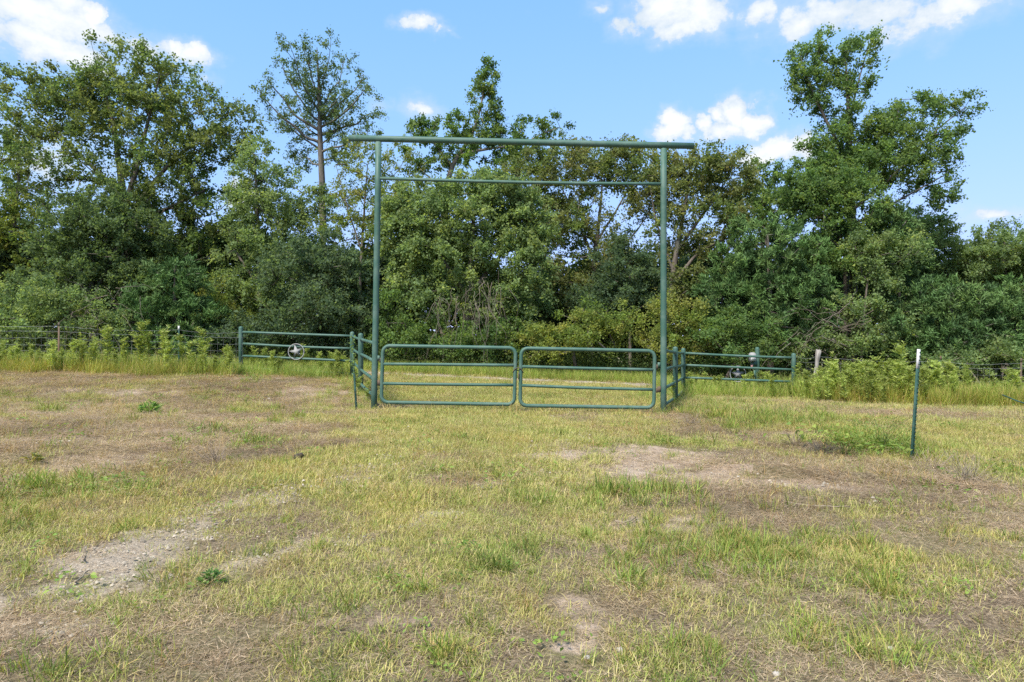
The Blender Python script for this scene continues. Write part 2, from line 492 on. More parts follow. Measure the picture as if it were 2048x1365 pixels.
def masks(x, y):
    """green, straw, thatch, dirt, gravel weights at ground points"""
    x = np.asarray(x, float); y = np.asarray(y, float)
    wx = x + .7 * (fbm(x * .9, y * .9, 21) - .5); wy = y + .9 * (fbm(x * .9, y * .9, 31) - .5)
    k = lambda s, f=1.3: (fbm(x * f, y * f, s) - .5) * 1.3
    g = sstep(.38 + .75 * field(wx, wy, S_GREEN) + k(41) + .6 * k(43, 4), .45, 1.0)
    s = sstep(.50 + .7 * field(wx, wy, S_STRAW) + k(51) + .4 * k(53, 4), .4, 1.0)
    t = sstep(.42 + .7 * field(wx, wy, S_THATCH) + k(61) + .4 * k(63, 4), .4, 1.0)
    d = sstep(.12 + .95 * field(wx, wy, S_DIRT) + .9 * k(71, 2.) + .7 * k(73, 6), .35, .95)
    v = .7 * sstep(.0 + .85 * field(wx, wy, S_GRAVEL) + 1.0 * k(81, 2.) + .8 * k(83, 6), .35, 1.05)
    for pts, wd in ((TRACK_A, .34), (TRACK_B, .26)):
        T = np.zeros(x.shape)
        for (ax, ay), (bx, by) in zip(pts[:-1], pts[1:]):
            L2 = (bx - ax) ** 2 + (by - ay) ** 2
            q = np.clip(((wx - ax) * (bx - ax) + (wy - ay) * (by - ay)) / L2, 0, 1)
            T = np.maximum(T, np.exp(-(np.hypot(wx - ax - q * (bx - ax), wy - ay - q * (by - ay)) / wd) ** 2))
        v = np.maximum(v, .85 * sstep(.9 * T + .75 * k(87, 1.8) + .8 * k(83, 6) - .02, .3, 1.0) * (1 - .35 * sstep(y, 6, 9)) * (1 - .55 * sstep(y, 9, 13)))
    # the pale gravel edge of the track behind the gate
    trk = np.exp(-((y - (23.3 + .035 * x + .25 * (fbm(x * .7, y * 0, 5) - .5))) / .62) ** 2) * (np.abs(x) < 9)
    v = np.maximum(v, sstep(trk + k(85, 1.5) * .3, .25, .7))
    far = sstep(y, 24.3, 25.5)
    g = np.clip(g + far, 0, 1); d = d * (1 - far); t = t * (1 - .5 * far)
    return g, s, t, d, v


def build_ground():
    ang = np.concatenate([np.linspace(-math.pi, -.86, 60, endpoint=False), np.linspace(-.86, .86, 360), np.linspace(.86, math.pi, 60)[1:-1]])
    rad = np.concatenate([[.25], np.geomspace(.6, 1.9, 8, endpoint=False), np.geomspace(1.9, 32, 260, endpoint=False), np.geomspace(32, 3000, 40)])
    A, Q = np.meshgrid(ang, rad)
    X = np.sin(A) * Q; Y = np.cos(A) * Q
    Z = ground_z(X, Y)
    nr, na = X.shape
    V = np.stack([X, Y, Z], -1).reshape(-1, 3)
    i = np.arange(nr - 1)[:, None]; j = np.arange(na)[None, :]; j2 = (j + 1) % na
    F = np.stack([i * na + j, i * na + j2, (i + 1) * na + j2, (i + 1) * na + j], -1).reshape(-1, 4)
    V = np.concatenate([V, [[0, 0, gz(0, 0)]]])
    cfan = np.stack([np.full(na, nr * na), (np.arange(na) + 1) % na, np.arange(na)], -1)
    g, s, t, d, v = masks(X.ravel(), Y.ravel())
    K = np.stack([d, v, g], -1)
    K = np.concatenate([K, [[0, 0, 0]]])
    G = Geo(); G.add(V, [F[:, ::-1], cfan[:, ::-1]], K)
    m, t_ = new_mat('field_soil')
    col = t_.n('ShaderNodeAttribute', attribute_name='Col').outputs['Color']
    sp = t_.n('ShaderNodeSeparateColor', {0: col})
    pos = t_.n('ShaderNodeNewGeometry').outputs['Position']
    nf = t_.noise(pos, 45, 6, .7); nm = t_.noise(pos, 6, 6, .6); nl = t_.noise(pos, .9, 5, .6); nx = t_.noise(pos, 160, 3, .7)
    soil = t_.mix(t_.ramp(nm, .3, .7), (.30, .222, .16), (.46, .36, .27))
    soil = t_.mix(t_.m('MULTIPLY', t_.ramp(nf, .45, .7), .6), soil, (.15, .11, .075))
    litter = t_.mix(t_.ramp(nf, .35, .65), (.075, .054, .035), (.26, .20, .13))
    litter = t_.mix(t_.m('MULTIPLY', t_.ramp(nl, .4, .65), .5), litter, (.2, .19, .08))
    base = t_.mix(t_.ramp(sp.outputs[0], .1, .95), litter, soil)
    grav = t_.mix(t_.ramp(nf, .35, .65), (.27, .215, .155), (.47, .39, .30))
    grav = t_.mix(t_.m('MULTIPLY', t_.ramp(nx, .5, .7), .5), grav, (.17, .14, .11))
    base = t_.mix(t_.ramp(sp.outputs[1], .1, .95), base, grav)
    base = t_.mix(t_.m('MULTIPLY', t_.ramp(sp.outputs[2], .3, 1.0), .45), base, t_.mix(nf, (.06, .075, .03), (.15, .16, .06)))
    hgt = t_.m('ADD', t_.m('MULTIPLY', nf, .6), t_.m('ADD', t_.m('MULTIPLY', nx, .3), t_.m('MULTIPLY', nm, .5)))
    bp = t_.n('ShaderNodeBump', {'Strength': .9, 'Distance': .03, 'Height': hgt})
    p = t_.n('ShaderNodeBsdfPrincipled', {'Base Color': base, 'Roughness': .95, 'Normal': bp.outputs[0], 'Specular IOR Level': .1})
    t_.n('ShaderNodeOutputMaterial', {0: p.outputs[0]})
    o = G.obj('ground', m, smooth=True)
    o['kind'] = 'structure'


build_ground()

# ------------------------------------------------------------------ pipe work: arch, gates, wing fences
def pipe(parent, name, a, b, r, mat=None, dome=False, sides=16):
    a = np.asarray(a, float); b = np.asarray(b, float)
    g = Geo()
    if dome:
        ks = np.linspace(0, 1, 6)[1:]
        d = (b - a) / np.linalg.norm(b - a)
        P = [a, b - d * r * .8] + [b - d * r * .8 + d * r * .8 * math.sin(k * math.pi / 2) for k in ks]
        rr = [r, r] + [max(r * math.cos(k * math.pi / 2), .002) for k in ks]
        g.tube(P, rr, sides)
    else:
        f_ = np.linspace(0, 1, 7)[:, None]; L_ = np.linalg.norm(b - a)
        g.tube(a + (b - a) * f_ + np.sin(f_ * math.pi) * np.array([0, R.normal(0, .0022), R.normal(-.001, .002)]) * L_, r, sides)
    o = g.obj(name, mat or M_GREEN, parent, smooth=True)
    return o


def flat_ends(o):
    """keep the sharp end caps of a smooth pipe"""
    me = o.data
    for p in me.polygons:
        if p.loop_total > 4:
            p.use_smooth = False


DG = 13.93                                             # depth of the gateway
arch = thing('gateway_arch', 'tall green steel pipe arch framing the double gate', 'gateway', (0.13, DG, 0))
pl_b, pl_t = at(747.5, 828, DG), at(757, 285, DG)
pr_b, pr_t = at(1327, 836, DG), at(1327, 298, DG)
for (b, t) in ((pl_b, pl_t), (pr_b, pr_t)):
    b = b.copy(); b[2] = gz(b[0], b[1]) - .3
    pipe(arch, 'post', b, t, .062, sides=24)
cb_a, cb_b = at(698, 276.5, DG), at(1387, 292.5, DG)
flat_ends(pipe(arch, 'crossbeam', cb_a, cb_b, .064, sides=24))
pipe(arch, 'header_rail', at(757, 357, DG), at(1327, 368.5, DG), .034)
# welded hinge lugs on the inner faces of the posts
for (px, py, w, h) in ((757.5, 716, .05, .09), (758, 766, .06, .11), (1318, 730, .055, .10), (1318.5, 779, .06, .12)):
    g = Geo(); c = at(px, py, DG - .005); g.box(c, (w, .03, h))
    lug = g.obj('hinge_lug', M_RUST if py > 760 else M_GREEN, arch)


def rounded_loop(c00, c10, c11, c01, rad, n=6):
    """corner-rounded closed path through four corners"""
    cs = [np.asarray(c, float) for c in (c00, c10, c11, c01)]
    P = []
    for k in range(4):
        c = cs[k]; p = cs[k - 1]; q = cs[(k + 1) % 4]
        u = (p - c) / np.linalg.norm(p - c); v = (q - c) / np.linalg.norm(q - c)
        for t in np.linspace(0, 1, n):
            a = c + u * rad; b = c + v * rad
            P.append((1 - t) ** 2 * a + 2 * t * (1 - t) * (c + (u + v) * rad * .12) + t * t * b)
        e0 = c + v * rad; e1 = q - v * rad
        for t in (.25, .5, .75):
            P.append(e0 + (e1 - e0) * t)
    return P


def gate_leaf(label, x0t, x0b, x1t, x1b, yt0, yt1, yb0, yb1, rails, hinge_px):
    D = DG
    t = thing('pipe_gate', label, 'gate', at((x0t + x1t) / 2, (yb0 + yb1) / 2, D), group='leaves of the double gate')
    g = Geo()
    g.tube(rounded_loop(at(x0b, yb0, D), at(x1b, yb1, D), at(x1t, yt1, D), at(x0t, yt0, D), .13), .038, 14, closed=True)
    g.obj('frame', M_GREEN, t, smooth=True)
    for (ya, yb) in rails:
        fa = (ya - yt0) / (yb0 - yt0)
        pipe(t, 'rail', at(x0t + (x0b - x0t) * fa, ya, D), at(x1t + (x1b - x1t) * fa, yb, D), .031, sides=12)
    for (px, py) in hinge_px:
        side = -1 if px < 1000 else 1
        g = Geo(); c = at(px, py, D - .002)
        g.tube([c - np.array([.055, 0, 0]), c, c + np.array([.055, 0, 0])], .012, 8)
        g.tube([c + np.array([0, .0, -.05]), c + np.array([0, 0, .05])], .02, 8)
        g.obj('hinge', M_RUST, t)
    return t


gate_leaf('green four rail pipe gate hinged to the thicker-looking post beside the thin leaning steel post', 766, 762.5, 1031.5, 1028.5, 692, 696.5, 805, 809.5, [(728.5, 731), (767.5, 770.5)], [(760.5, 721), (760.5, 768)])
gate_leaf('green four rail pipe gate hinged to the post nearer the grey timber post', 1042.5, 1040, 1309.5, 1307.5, 697, 702.5, 811.5, 816, [(733.5, 740), (771, 779.5)], [(1314, 734), (1314, 781)])


g = Geo(); cc = at(1036, 742, DG); a_ = np.linspace(0, 2 * np.pi, 25)[:-1]
g.tube(cc + np.stack([.105 * np.cos(a_), .055 * np.sin(a_), -.035 * np.cos(a_ * 2) - .03 * np.sin(a_)], 1), .009, 6, closed=True)
g.tube([cc + [.01, -.055, -.03], cc + [.015, -.06, -.1], cc + [.012, -.06, -.17]], .009, 6)
tag(g.obj('gate_chain', M_RUST, smooth=True), 'short rusty chain looped round the meeting uprights of the double gate', 'chain')


def wing_fence(label, gate_px, mid, corner, end, side):
    DW = 20.45; DM = 17.15
    t = thing('pipe_fence', label, 'fence', at(corner[0], corner[2], DW), group='pipe fences beside the gateway')
    rad = .066
    for (px, top, D) in ((mid[0], mid[1], DM), (corner[0], corner[1], DW), (end[0], end[1], DW + (0.25 if side < 0 else -.1))):
        p = at(px, top, D); b = p.copy(); b[2] = gz(p[0], p[1]) - .25
        pipe(t, 'post', b, p, rad, dome=True)
    DE = DW + (0.25 if side < 0 else -.1)
    for k, (yg, ym, yc, ye) in enumerate(zip(gate_px[1], mid[2], corner[3], end[2])):
        a = at(gate_px[0], yg, DG + .05); m = at(mid[0], ym, DM); c = at(corner[0], yc, DW); e = at(end[0], ye, DE)
        for (p, q) in ((a, m), (m, c), (c, e)):
            pipe(t, 'rail', p, q, .035, sides=12)
    return t


wing_fence('green pipe fence beside the thin leaning post, carrying the tilted star', (746, [686, 722, 758, 790]), (721.5, 666.5, [679, 709, 739.5, 768]), (704.5, 663.5, 752, [672.5, 697.5, 722.5, 748]),
           (482, 653, [664.5, 687.5, 712, 736.5]), -1)
wing_fence('green pipe fence in front of the call box pole, carrying the upright star', (1328, [701, 740.5, 777, 811]), (1350.5, 693.5, [705.5, 734, 765, 796]), (1366.5, 696.5, 783, [706.5, 730.5, 755.5, 780.5]),
           (1587, 706.5, [716, 740, 764, 790]), 1)


def star(label, px, py, tilt):
    D = 20.51
    c = at(px, py, D)
    t = thing('star_ornament', label, 'ornament', c, group='steel stars hung on the pipe fences')
    a = np.linspace(0, 2 * np.pi, 33)[:-1]
    r = .235
    g = Geo(); g.tube(c + np.stack([r * np.cos(a), 0 * a, r * np.sin(a)], 1), .014, 6, closed=True)
    g.obj('ring', M_STAR, t, smooth=True)
    g = Geo()
    k = np.arange(10); ang = np.pi / 2 + k * np.pi / 5 + tilt
    rr = np.where(k % 2 == 0, .225, .09)
    V = np.stack([rr * np.cos(ang), 0 * rr, rr * np.sin(ang)], 1)
    V = np.concatenate([V, [[0, -.022, 0], [0, .012, 0]]]) + c
    F = [[i, (i + 1) % 10, 10] for i in range(10)] + [[(i + 1) % 10, i, 11] for i in range(10)]
    g.add(V, np.array(F)); g.obj('star', M_STAR, t)
    return t


star('grey steel five point star in a ring, tilted, on the fence with the pale weeds', 592.5, 704, .22)
star('grey steel five point star in a ring, upright, on the fence below the call box', 1475.7, 748.5, .02)

# call box on its pole behind the fence
cb = at(1514.5, 765, 22.3)
box = thing('call_box_stand', 'green pole carrying a grey hooded gate call box behind the pipe fence', 'call box', (cb[0], cb[1], gz(cb[0], cb[1])))
ptop = at(1514.5, 694.5, 22.3); pb = ptop.copy(); pb[2] = gz(cb[0], cb[1]) - .3
pipe(box, 'pole', pb, ptop, .07, dome=True)
g = Geo()
prof = [(-.1, 0), (.1, 0), (.1, .19)] + [(.1 * math.cos(q), .19 + .1 * math.sin(q)) for q in np.linspace(.3, math.pi - .3, 7)] + [(-.1, .19)]
c = at(1503.5, 723, 22.22); n = len(prof)
V = np.array([[c[0] + x, c[1] + dy, c[2] + z] for dy in (-.14, .06) for (x, z) in prof])
F = [np.array([[i, (i + 1) % n, n + (i + 1) % n, n + i] for i in range(n)]), np.arange(n)[None, ::-1], (n + np.arange(n))[None, :]]
g.add(V, F); hb = g.obj('housing', M_STAR, box)
g = Geo(); g.box(c + np.array([0, -.148, .1]), (.15, .012, .15)); fp = g.obj('face_plate', M_WHITE, hb); fp.location = (0, 0, 0)
for (dx, dz) in ((-.022, .085), (.022, .085)):
    g = Geo(); g.box(c + np.array([dx, -.156, dz]), (.018, .006, .05)); k_ = g.obj('key', M_BLACK, hb); k_.location = (0, 0, 0)
g = Geo(); g.box(at(1507.5, 727, 22.26), (.2, .09, .14)); g.obj('bracket', M_GREEN, box)
g = Geo(); q = at(1503.5, 733, 22.2); g.box(q, (.06, .05, .11)); g.obj('red_tag', M_PINK, box)
g = Geo(); a0, b0, c0 = at(1506, 740, 22.28), at(1511, 740, 22.28), at(1511, 762, 22.28)
V = np.array([p + np.array([0, d, 0]) for d in (-.02, .02) for p in (a0, b0, c0)])
g.add(V, [np.array([[0, 2, 1], [3, 4, 5]]), np.array([[0, 1, 4, 3], [1, 2, 5, 4], [2, 0, 3, 5]])]); g.obj('gusset', M_GREEN, box)


# ------------------------------------------------------------------ steel T posts, wire fences, timber post
def t_post(name, label, base, top, mat, cap_len, cap_mat, studs=True, group=None, w=.044):
    base = np.asarray(base, float); top = np.asarray(top, float)
    t = thing(name, label, 'post', base, group)
    ax = top - base; L = np.linalg.norm(ax); ax /= L
    sx = np.array([1, 0, 0]) - ax * ax[0]; sx /= np.linalg.norm(sx)
    sy = np.cross(ax, sx)

    def section(l0, l1):
        g = Geo()
        for (cx, cy, wx, wy) in ((0, 0, w, .008), (0, .018, .008, .028)):
            pr = [(-wx / 2, -wy / 2), (wx / 2, -wy / 2), (wx / 2, wy / 2), (-wx / 2, wy / 2)]
            V = [base + ax * l + sx * (cx + a) + sy * (cy + b) for l in (l0, l1) for (a, b) in pr]
            g.add(V, np.array([[0, 3, 2, 1], [4, 5, 6, 7], [0, 1, 5, 4], [1, 2, 6, 5], [2, 3, 7, 6], [3, 0, 4, 7]]))
        return g
    section(-.3, L - cap_len).obj('shaft', mat, t)
    if cap_len:
        section(L - cap_len, L).obj('painted_tip', cap_mat, t)
    if studs:
        g = Geo()
        for l in np.arange(.12, L - .04, .054):
            g.box(base + ax * l - sy * .009 + sx * w * .36, (.014, .012, .018))
        g.obj('stud', mat, t, stuff=True)
    return t


tb = at(1823, 927, 9.1)
t_post('steel_fence_post', 'dark green steel post with white tip standing alone in the grass', (tb[0], tb[1], gz(tb[0], tb[1])), at(1837.5, 699, 9.25), M_TPOST, .265, M_WHITE)
tb = at(713, 818, 13.7)
t_post('steel_fence_post', 'thin leaning dark steel post wrapped in vine beside the tall arch post', (tb[0], tb[1], gz(tb[0], tb[1])), at(705, 690, 13.9), M_TPOST, 0, None)


def wire_fence(label, stations, extra):
    """woven field fence: stations are (x, y) post spots; the wires hang between them"""
    (x0, y0) = stations[0]
    t = thing('wire_fence', label, 'fence', (x0, y0, gz(x0, y0)), group='wire field fences')
    g = Geo()
    heights = [.06, .20, .35, .52, .70, .90, 1.10]
    for (xa, ya), (xb, yb) in zip(stations[:-1], stations[1:]):
        n = max(int(math.hypot(xb - xa, yb - ya) / .17), 2)
        f = np.linspace(0, 1, n + 1)
        X = xa + (xb - xa) * f; Y = ya + (yb - ya) * f
        Z = ground_z(X, Y, False)
        sag = .05 * np.sin(f * math.pi)
        for h in heights + [1.26]:
            g.tube(np.stack([X, Y, Z + h - sag * (1.5 if h > 1.2 else .7) + .008 * R.randn(n + 1)], 1),   .003 if h < 1.1 else .0036, 3, cap=False)
        for k in range(n + 1):
            P = np.array([[X[k] + .008 * R.randn(), Y[k], Z[k] + h - sag[k] * .7] for h in heights])
            g.tube(P, .0019, 3, cap=False)
    g.obj('wire_mesh', M_WIRE, t, stuff=True)
    return t


PL = [(-24.0, 20.3), (-18.3, 20.1), (-13.35, 20.1), (-9.95, 20.4), (-8.15, 20.65)]
PR = [(8.45, 20.4), (9.15, 20.5), (12.75, 20.3), (15.05, 20.2), (20.5, 20.3)]
wire_fence('woven wire field fence with tall weeds running from the fence with the tilted star', PL, 0)
wire_fence('woven wire field fence half hidden by a dense row of tall green weeds', PR, 0)
for (x, y), lab, mat, tip in ((PL[1], 'green steel post carrying the wire fence near its far end', M_TPOST, M_WHITE),
                              (PL[2], 'rusty pale steel post carrying the wire fence, two posts from the pipe fence', M_RUST, M_RUST),
                              (PL[3], 'green steel post with pale tip carrying the wire fence, next to the pipe fence', M_TPOST, M_WHITE),
                              (PR[2], 'steel post rising from the dense weed row behind the lone white-tipped post', M_TPOST, M_RUST),
                              (PR[3], 'rusty steel post of the wire fence past the end of the weed row', M_RUST, M_RUST)):
    z = gz(x, y)
    t_post('steel_fence_post', lab, (x, y, z), (x + .02 * R.randn(), y, z + 1.38), mat, .12, tip, False, 'steel posts of the wire fences', w=.05)

# weathered timber post
wp = at(1634, 790, 20.5)
tw = thing('timber_post', 'weathered grey split timber post between the pipe fence and the weeds', 'post', (wp[0], wp[1], gz(wp[0], wp[1])))
g = Geo()
zs = np.linspace(-.2, 1.42, 18); a = np.linspace(0, 2 * np.pi, 11)[:-1]
V = []
for z in zs:
    rr = .066 + .014 * np.sin(z * 5.5) + .02 * (R.rand(10) - .5)
    cx = wp[0] - .06 + .075 * z + .018 * math.sin(z * 4.3)
    top = .06 * R.randn(10) if z > 1.4 else 0 * a
    for k in range(10):
        V.append([cx + rr[k] * math.cos(a[k]), wp[1] + rr[k] * .8 * math.sin(a[k]), gz(wp[0], wp[1]) + z + float(top[k])])
n = 10; F = [np.array([[i * n + j, i * n + (j + 1) % n, (i + 1) * n + (j + 1) % n, (i + 1) * n + j] for i in range(17) for j in range(n)]), (17 * n + np.arange(n))[None, :]]
g.add(np.array(V), F); g.obj('shaft', M_GREYWOOD, tw)
g = Geo(); q = np.array([wp[0] - .1, wp[1] - .08, gz(wp[0], wp[1]) + .95])
g.tube([q, q + [-.03, -.03, -.2], q + [-.015, -.04, -.42], q + [.02, -.02, -.6]], [.012, .03, .022, .006], 5); g.obj('splinter', M_GREYWOOD, tw)

# ------------------------------------------------------------------ trees
PAL = {
    'oak': [(.058, .10, .028), (.075, .12, .03), (.048, .085, .028), (.095, .13, .036)],
    'oakbrown': [(.066, .10, .034), (.084, .108, .036), (.056, .09, .03), (.094, .11, .04)],
    'grey': [(.098, .142, .058), (.115, .16, .062), (.085, .122, .05), (.145, .178, .066)],
    'yellow': [(.10, .135, .034), (.13, .15, .038), (.08, .118, .03), (.155, .155, .044)],
    'tan': [(.085, .11, .038), (.105, .118, .042), (.07, .10, .033), (.115, .115, .048), (.085, .118, .036)],
    'green': [(.066, .11, .034), (.082, .128, .038), (.056, .095, .032), (.104, .142, .044)],
    'dark': [(.058, .088, .035), (.07, .10, .041), (.05, .08, .035)],
    'cedar': [(.044, .086, .023), (.056, .102, .028), (.036, .068, .023), (.08, .124, .036)],
    'blue': [(.052, .082, .042), (.066, .096, .048), (.045, .072, .038)],
}


def unit(v):
    return v / (np.linalg.norm(v, axis=-1, keepdims=True) + 1e-9)


def skeleton(trunks, targets, step=.55):
    """connect every target point to the growing wood; returns nodes, parents, weight"""
    N, Pn, fixed = [], [], []
    for tr in trunks:
        prev = -1
        if N and len(tr) and tr[0][3] is not None:
            pass
        for (p, r) in [(np.array(q[:3]), q[3]) for q in tr]:
            if prev == -1 and N:
                d = [np.linalg.norm(p - m) for m in N]; prev = int(np.argmin(d))
            N.append(p); Pn.append(prev); fixed.append(r); prev = len(N) - 1
    arr = np.array(N)
    if len(targets):
        base = arr.mean(0)
        d0 = np.min(np.linalg.norm(targets[:, None] - arr[None], axis=2), axis=1)
        tips = []
        for i in np.argsort(d0):
            t = targets[i]
            d = np.linalg.norm(arr - t, axis=1) + .55 * np.maximum(arr[:, 2] - t[2], 0)
            j = int(np.argmin(d)); a = arr[j]
            L = np.linalg.norm(t - a); k = max(int(L / step), 1); prev = j
            sag = R.normal(0, .09 * L, 3)
            new = []
            for q in range(1, k + 1):
                f = q / k
                p = a + (t - a) * f + sag * math.sin(f * math.pi) + R.normal(0, .03, 3) * (q < k)
                p[2] -= .10 * L * math.sin(f * math.pi)
                new.append(p); Pn.append(prev); fixed.append(0); prev = len(Pn) - 1
            arr = np.concatenate([arr, np.array(new)])
            tips.append(prev)
    else:
        tips = []
    return arr, np.array(Pn), np.array(fixed, float), tips


ALL_TREES = []


def tree(name, label, cat, D, base, trunks, lobes, pal, clump=4.0, per=95, leaf=(.115, .07), rc=.42, kind='leaf', bark=None, group=None, gap=.42, r_twig=.006, trunk_name='trunk', spike=1.0, up=.35, rmin=.009, drop=0):
    """trunks: polylines of (px, py, radius[, depth shift]); lobes: (px, py, rx, ry[, depth shift, depth radius, density])"""
    bx = (base[0] - 1024) / FOC * D
    root = thing(name, label, cat, (bx, D, gz(bx, D)), group)
    tr = []
    for poly in trunks:
        pts = []
        for q in poly:
            p = at(q[0], q[1], D + (q[3] if len(q) > 3 else 0))
            pts.append((*p, q[2]))
        if pts and poly is trunks[0]:
            z0 = gz(pts[0][0], pts[0][1]) - .2
            pts[0] = (pts[0][0], pts[0][1], z0, pts[0][3])
        tr.append(pts)
    cl, cen = [], []
    for lb in lobes:
        px, py, rx, ry = lb[:4]
        py += drop
        dy = lb[4] if len(lb) > 4 else 0
        s = FOC / D
        rxm, rym = rx / s, ry / s
        rd = lb[5] if len(lb) > 5 and lb[5] else min(max(rxm * .9, .5), 3.0)
        dens = lb[6] if len(lb) > 6 else 1
        c = at(px, py, D + dy)
        n = max(int(math.pi * rxm * rym * clump * dens * 1.6), 3)
        u = unit(R.normal(0, 1, (n, 3))) * (R.rand(n, 1) ** (1 / 2.4))
        p = c + u * np.array([rxm, rd, rym])
        keep = fbm(p[:, 0] * .9 + p[:, 1] * .5, p[:, 2] * .9 + p[:, 1] * .4, 77, 3) > gap - .09 - .12 * (R.rand(n))
        p = p[keep]
        p = p[p[:, 2] > ground_z(p[:, 0], p[:, 1], False) + .15]
        cl.append(p); cen.append(np.tile(c - np.array([0, 0, rym * .5]), (len(p), 1)))
    cl = np.concatenate(cl); cen = np.concatenate(cen)
    # wood
    if not tr:
        z = gz(bx, D)
        tr = [[(bx, D, z - .1, .03), (bx + .05, D, z + .3, .025)]]
    arr, par, fixed, tips = skeleton(tr, cl)
    w = np.zeros(len(arr))
    for tpi in tips:
        w[tpi] += 1
    for i in range(len(arr) - 1, -1, -1):
        if par[i] >= 0:
            w[par[i]] += w[i]
    rad = np.where(fixed > 0, fixed, np.minimum(r_twig * np.maximum(w, 1) ** .5, .10) + .003)
    nfix = int((fixed > 0).sum())
    off = 0
    for k, pts in enumerate(tr):
        P = np.array([q[:3] for q in pts]); rr = np.array([q[3] for q in pts])
        f = np.linspace(0, len(P) - 1, (len(P) - 1) * 4 + 1)
        Q = np.stack([np.interp(f, np.arange(len(P)), P[:, c]) for c in range(3)], 1)
        # smooth the bends
        for _ in range(2):
            Q[1:-1] = .25 * Q[:-2] + .5 * Q[1:-1] + .25 * Q[2:]
        rq = np.interp(f, np.arange(len(P)), rr)
        Q[1:] += R.normal(0, 1, (len(Q) - 1, 3)) * (rq[1:, None] * .12)
        if k == 0:
            rq[0] *= 1.5; rq[1] *= 1.15
        g = Geo(); g.tube(Q, rq, 9, cap=False)
        g.obj(trunk_name if k == 0 else 'limb', bark or M_BARK, root, smooth=True)
    g = Geo(); cnt = 0
    # chains of thin wood
    child = {}
    for i in range(nfix, len(arr)):
        child.setdefault(par[i], []).append(i)
    used = np.zeros(len(arr), bool)
    for i in range(nfix, len(arr)):
        if used[i]:
            continue
        ch = [par[i], i]; used[i] = True; c = i
        while c in child:
            nx = max(child[c], key=lambda q: w[q])
            if used[nx]:
                break
            used[nx] = True; ch.append(nx); c = nx
        rr = rad[ch].copy(); rr[0] = rad[i]
        if rr.max() < rmin:
            continue
        g.tube(arr[ch], rr, 4, cap=False); cnt += 1
    # twigs and leaves
    n = len(cl)
    nt = 7
    outd = unit(cl - cen)
    tw = unit(np.repeat(outd, nt, 0) * .7 + R.normal(0, .75, (n * nt, 3)) + np.array([0, 0, up]))
    tl = rc * (.55 + .75 * R.rand(n * nt)) * spike
    tb_ = np.repeat(cl, nt, 0)
    lp = max(int(per * 1.38 / nt), 3)
    f = (.12 + .95 * R.rand(n * nt, lp))
    jit = R.normal(0, .075 if kind == 'leaf' else .05, (n * nt, lp, 3))
    P = tb_[:, None] + tw[:, None] * (tl[:, None] * f)[:, :, None] + jit
    P[:, :, 2] -= (.10 * f ** 2)
    P = P.reshape(-1, 3)
    m = len(P)
    pc = np.array(PAL[pal])
    ci = R.randint(0, len(pc), n)
    hue = np.clip(fbm(cl[:, 0] * .6 + 3, cl[:, 2] * .6, 15, 2), 0, 1)
    colc = pc[ci] * .6 + pc[np.clip((hue * len(pc)).astype(int), 0, len(pc) - 1)] * .4
    colc = 1.72 * colc * (.86 + .3 * R.rand(n, 1))
    col = np.repeat(colc, nt * lp, 0) * (.78 + .44 * R.rand(m, 1))
    odd = R.rand(m) < .05
    col[odd] = col[odd] * np.array([1.4, 1.25, .9])
    if kind == 'leaf':
        U = unit(R.normal(0, 1, (m, 3)) + np.repeat(tw, lp, 0) * .6)
        Nn = unit(R.normal(0, .75, (m, 3)) + np.array([0, 0, .5]))
        q = np.exp(R.normal(0, .28, m)); L = .9 * leaf[0] * q; W = leaf[1] * q * (.8 + .4 * R.rand(m))
        mat = M_LEAF
    else:
        U = unit(np.repeat(tw, lp, 0) + R.normal(0, .45, (m, 3)) + np.array([0, 0, .15]))
        Nn = unit(R.normal(0, 1, (m, 3)) + np.array([0, 0, .4]))
        L = leaf[0] * (.6 + .8 * R.rand(m)); W = leaf[1] * (.7 + .6 * R.rand(m))
        mat = M_NEEDLE
    ok = P[:, 2] > ground_z(P[:, 0], P[:, 1], False) + .02
    gl = Geo(); gl.leaves(P[ok], U[ok], Nn[ok], L[ok], W[ok], col[ok])
    if cnt:
        g.obj('branches', bark or M_BARK, root, smooth=True, stuff=True)
    gl.obj('crown' if cat == 'tree' else 'foliage', mat, root, stuff=True)
    ALL_TREES.append((name, m))
    return root


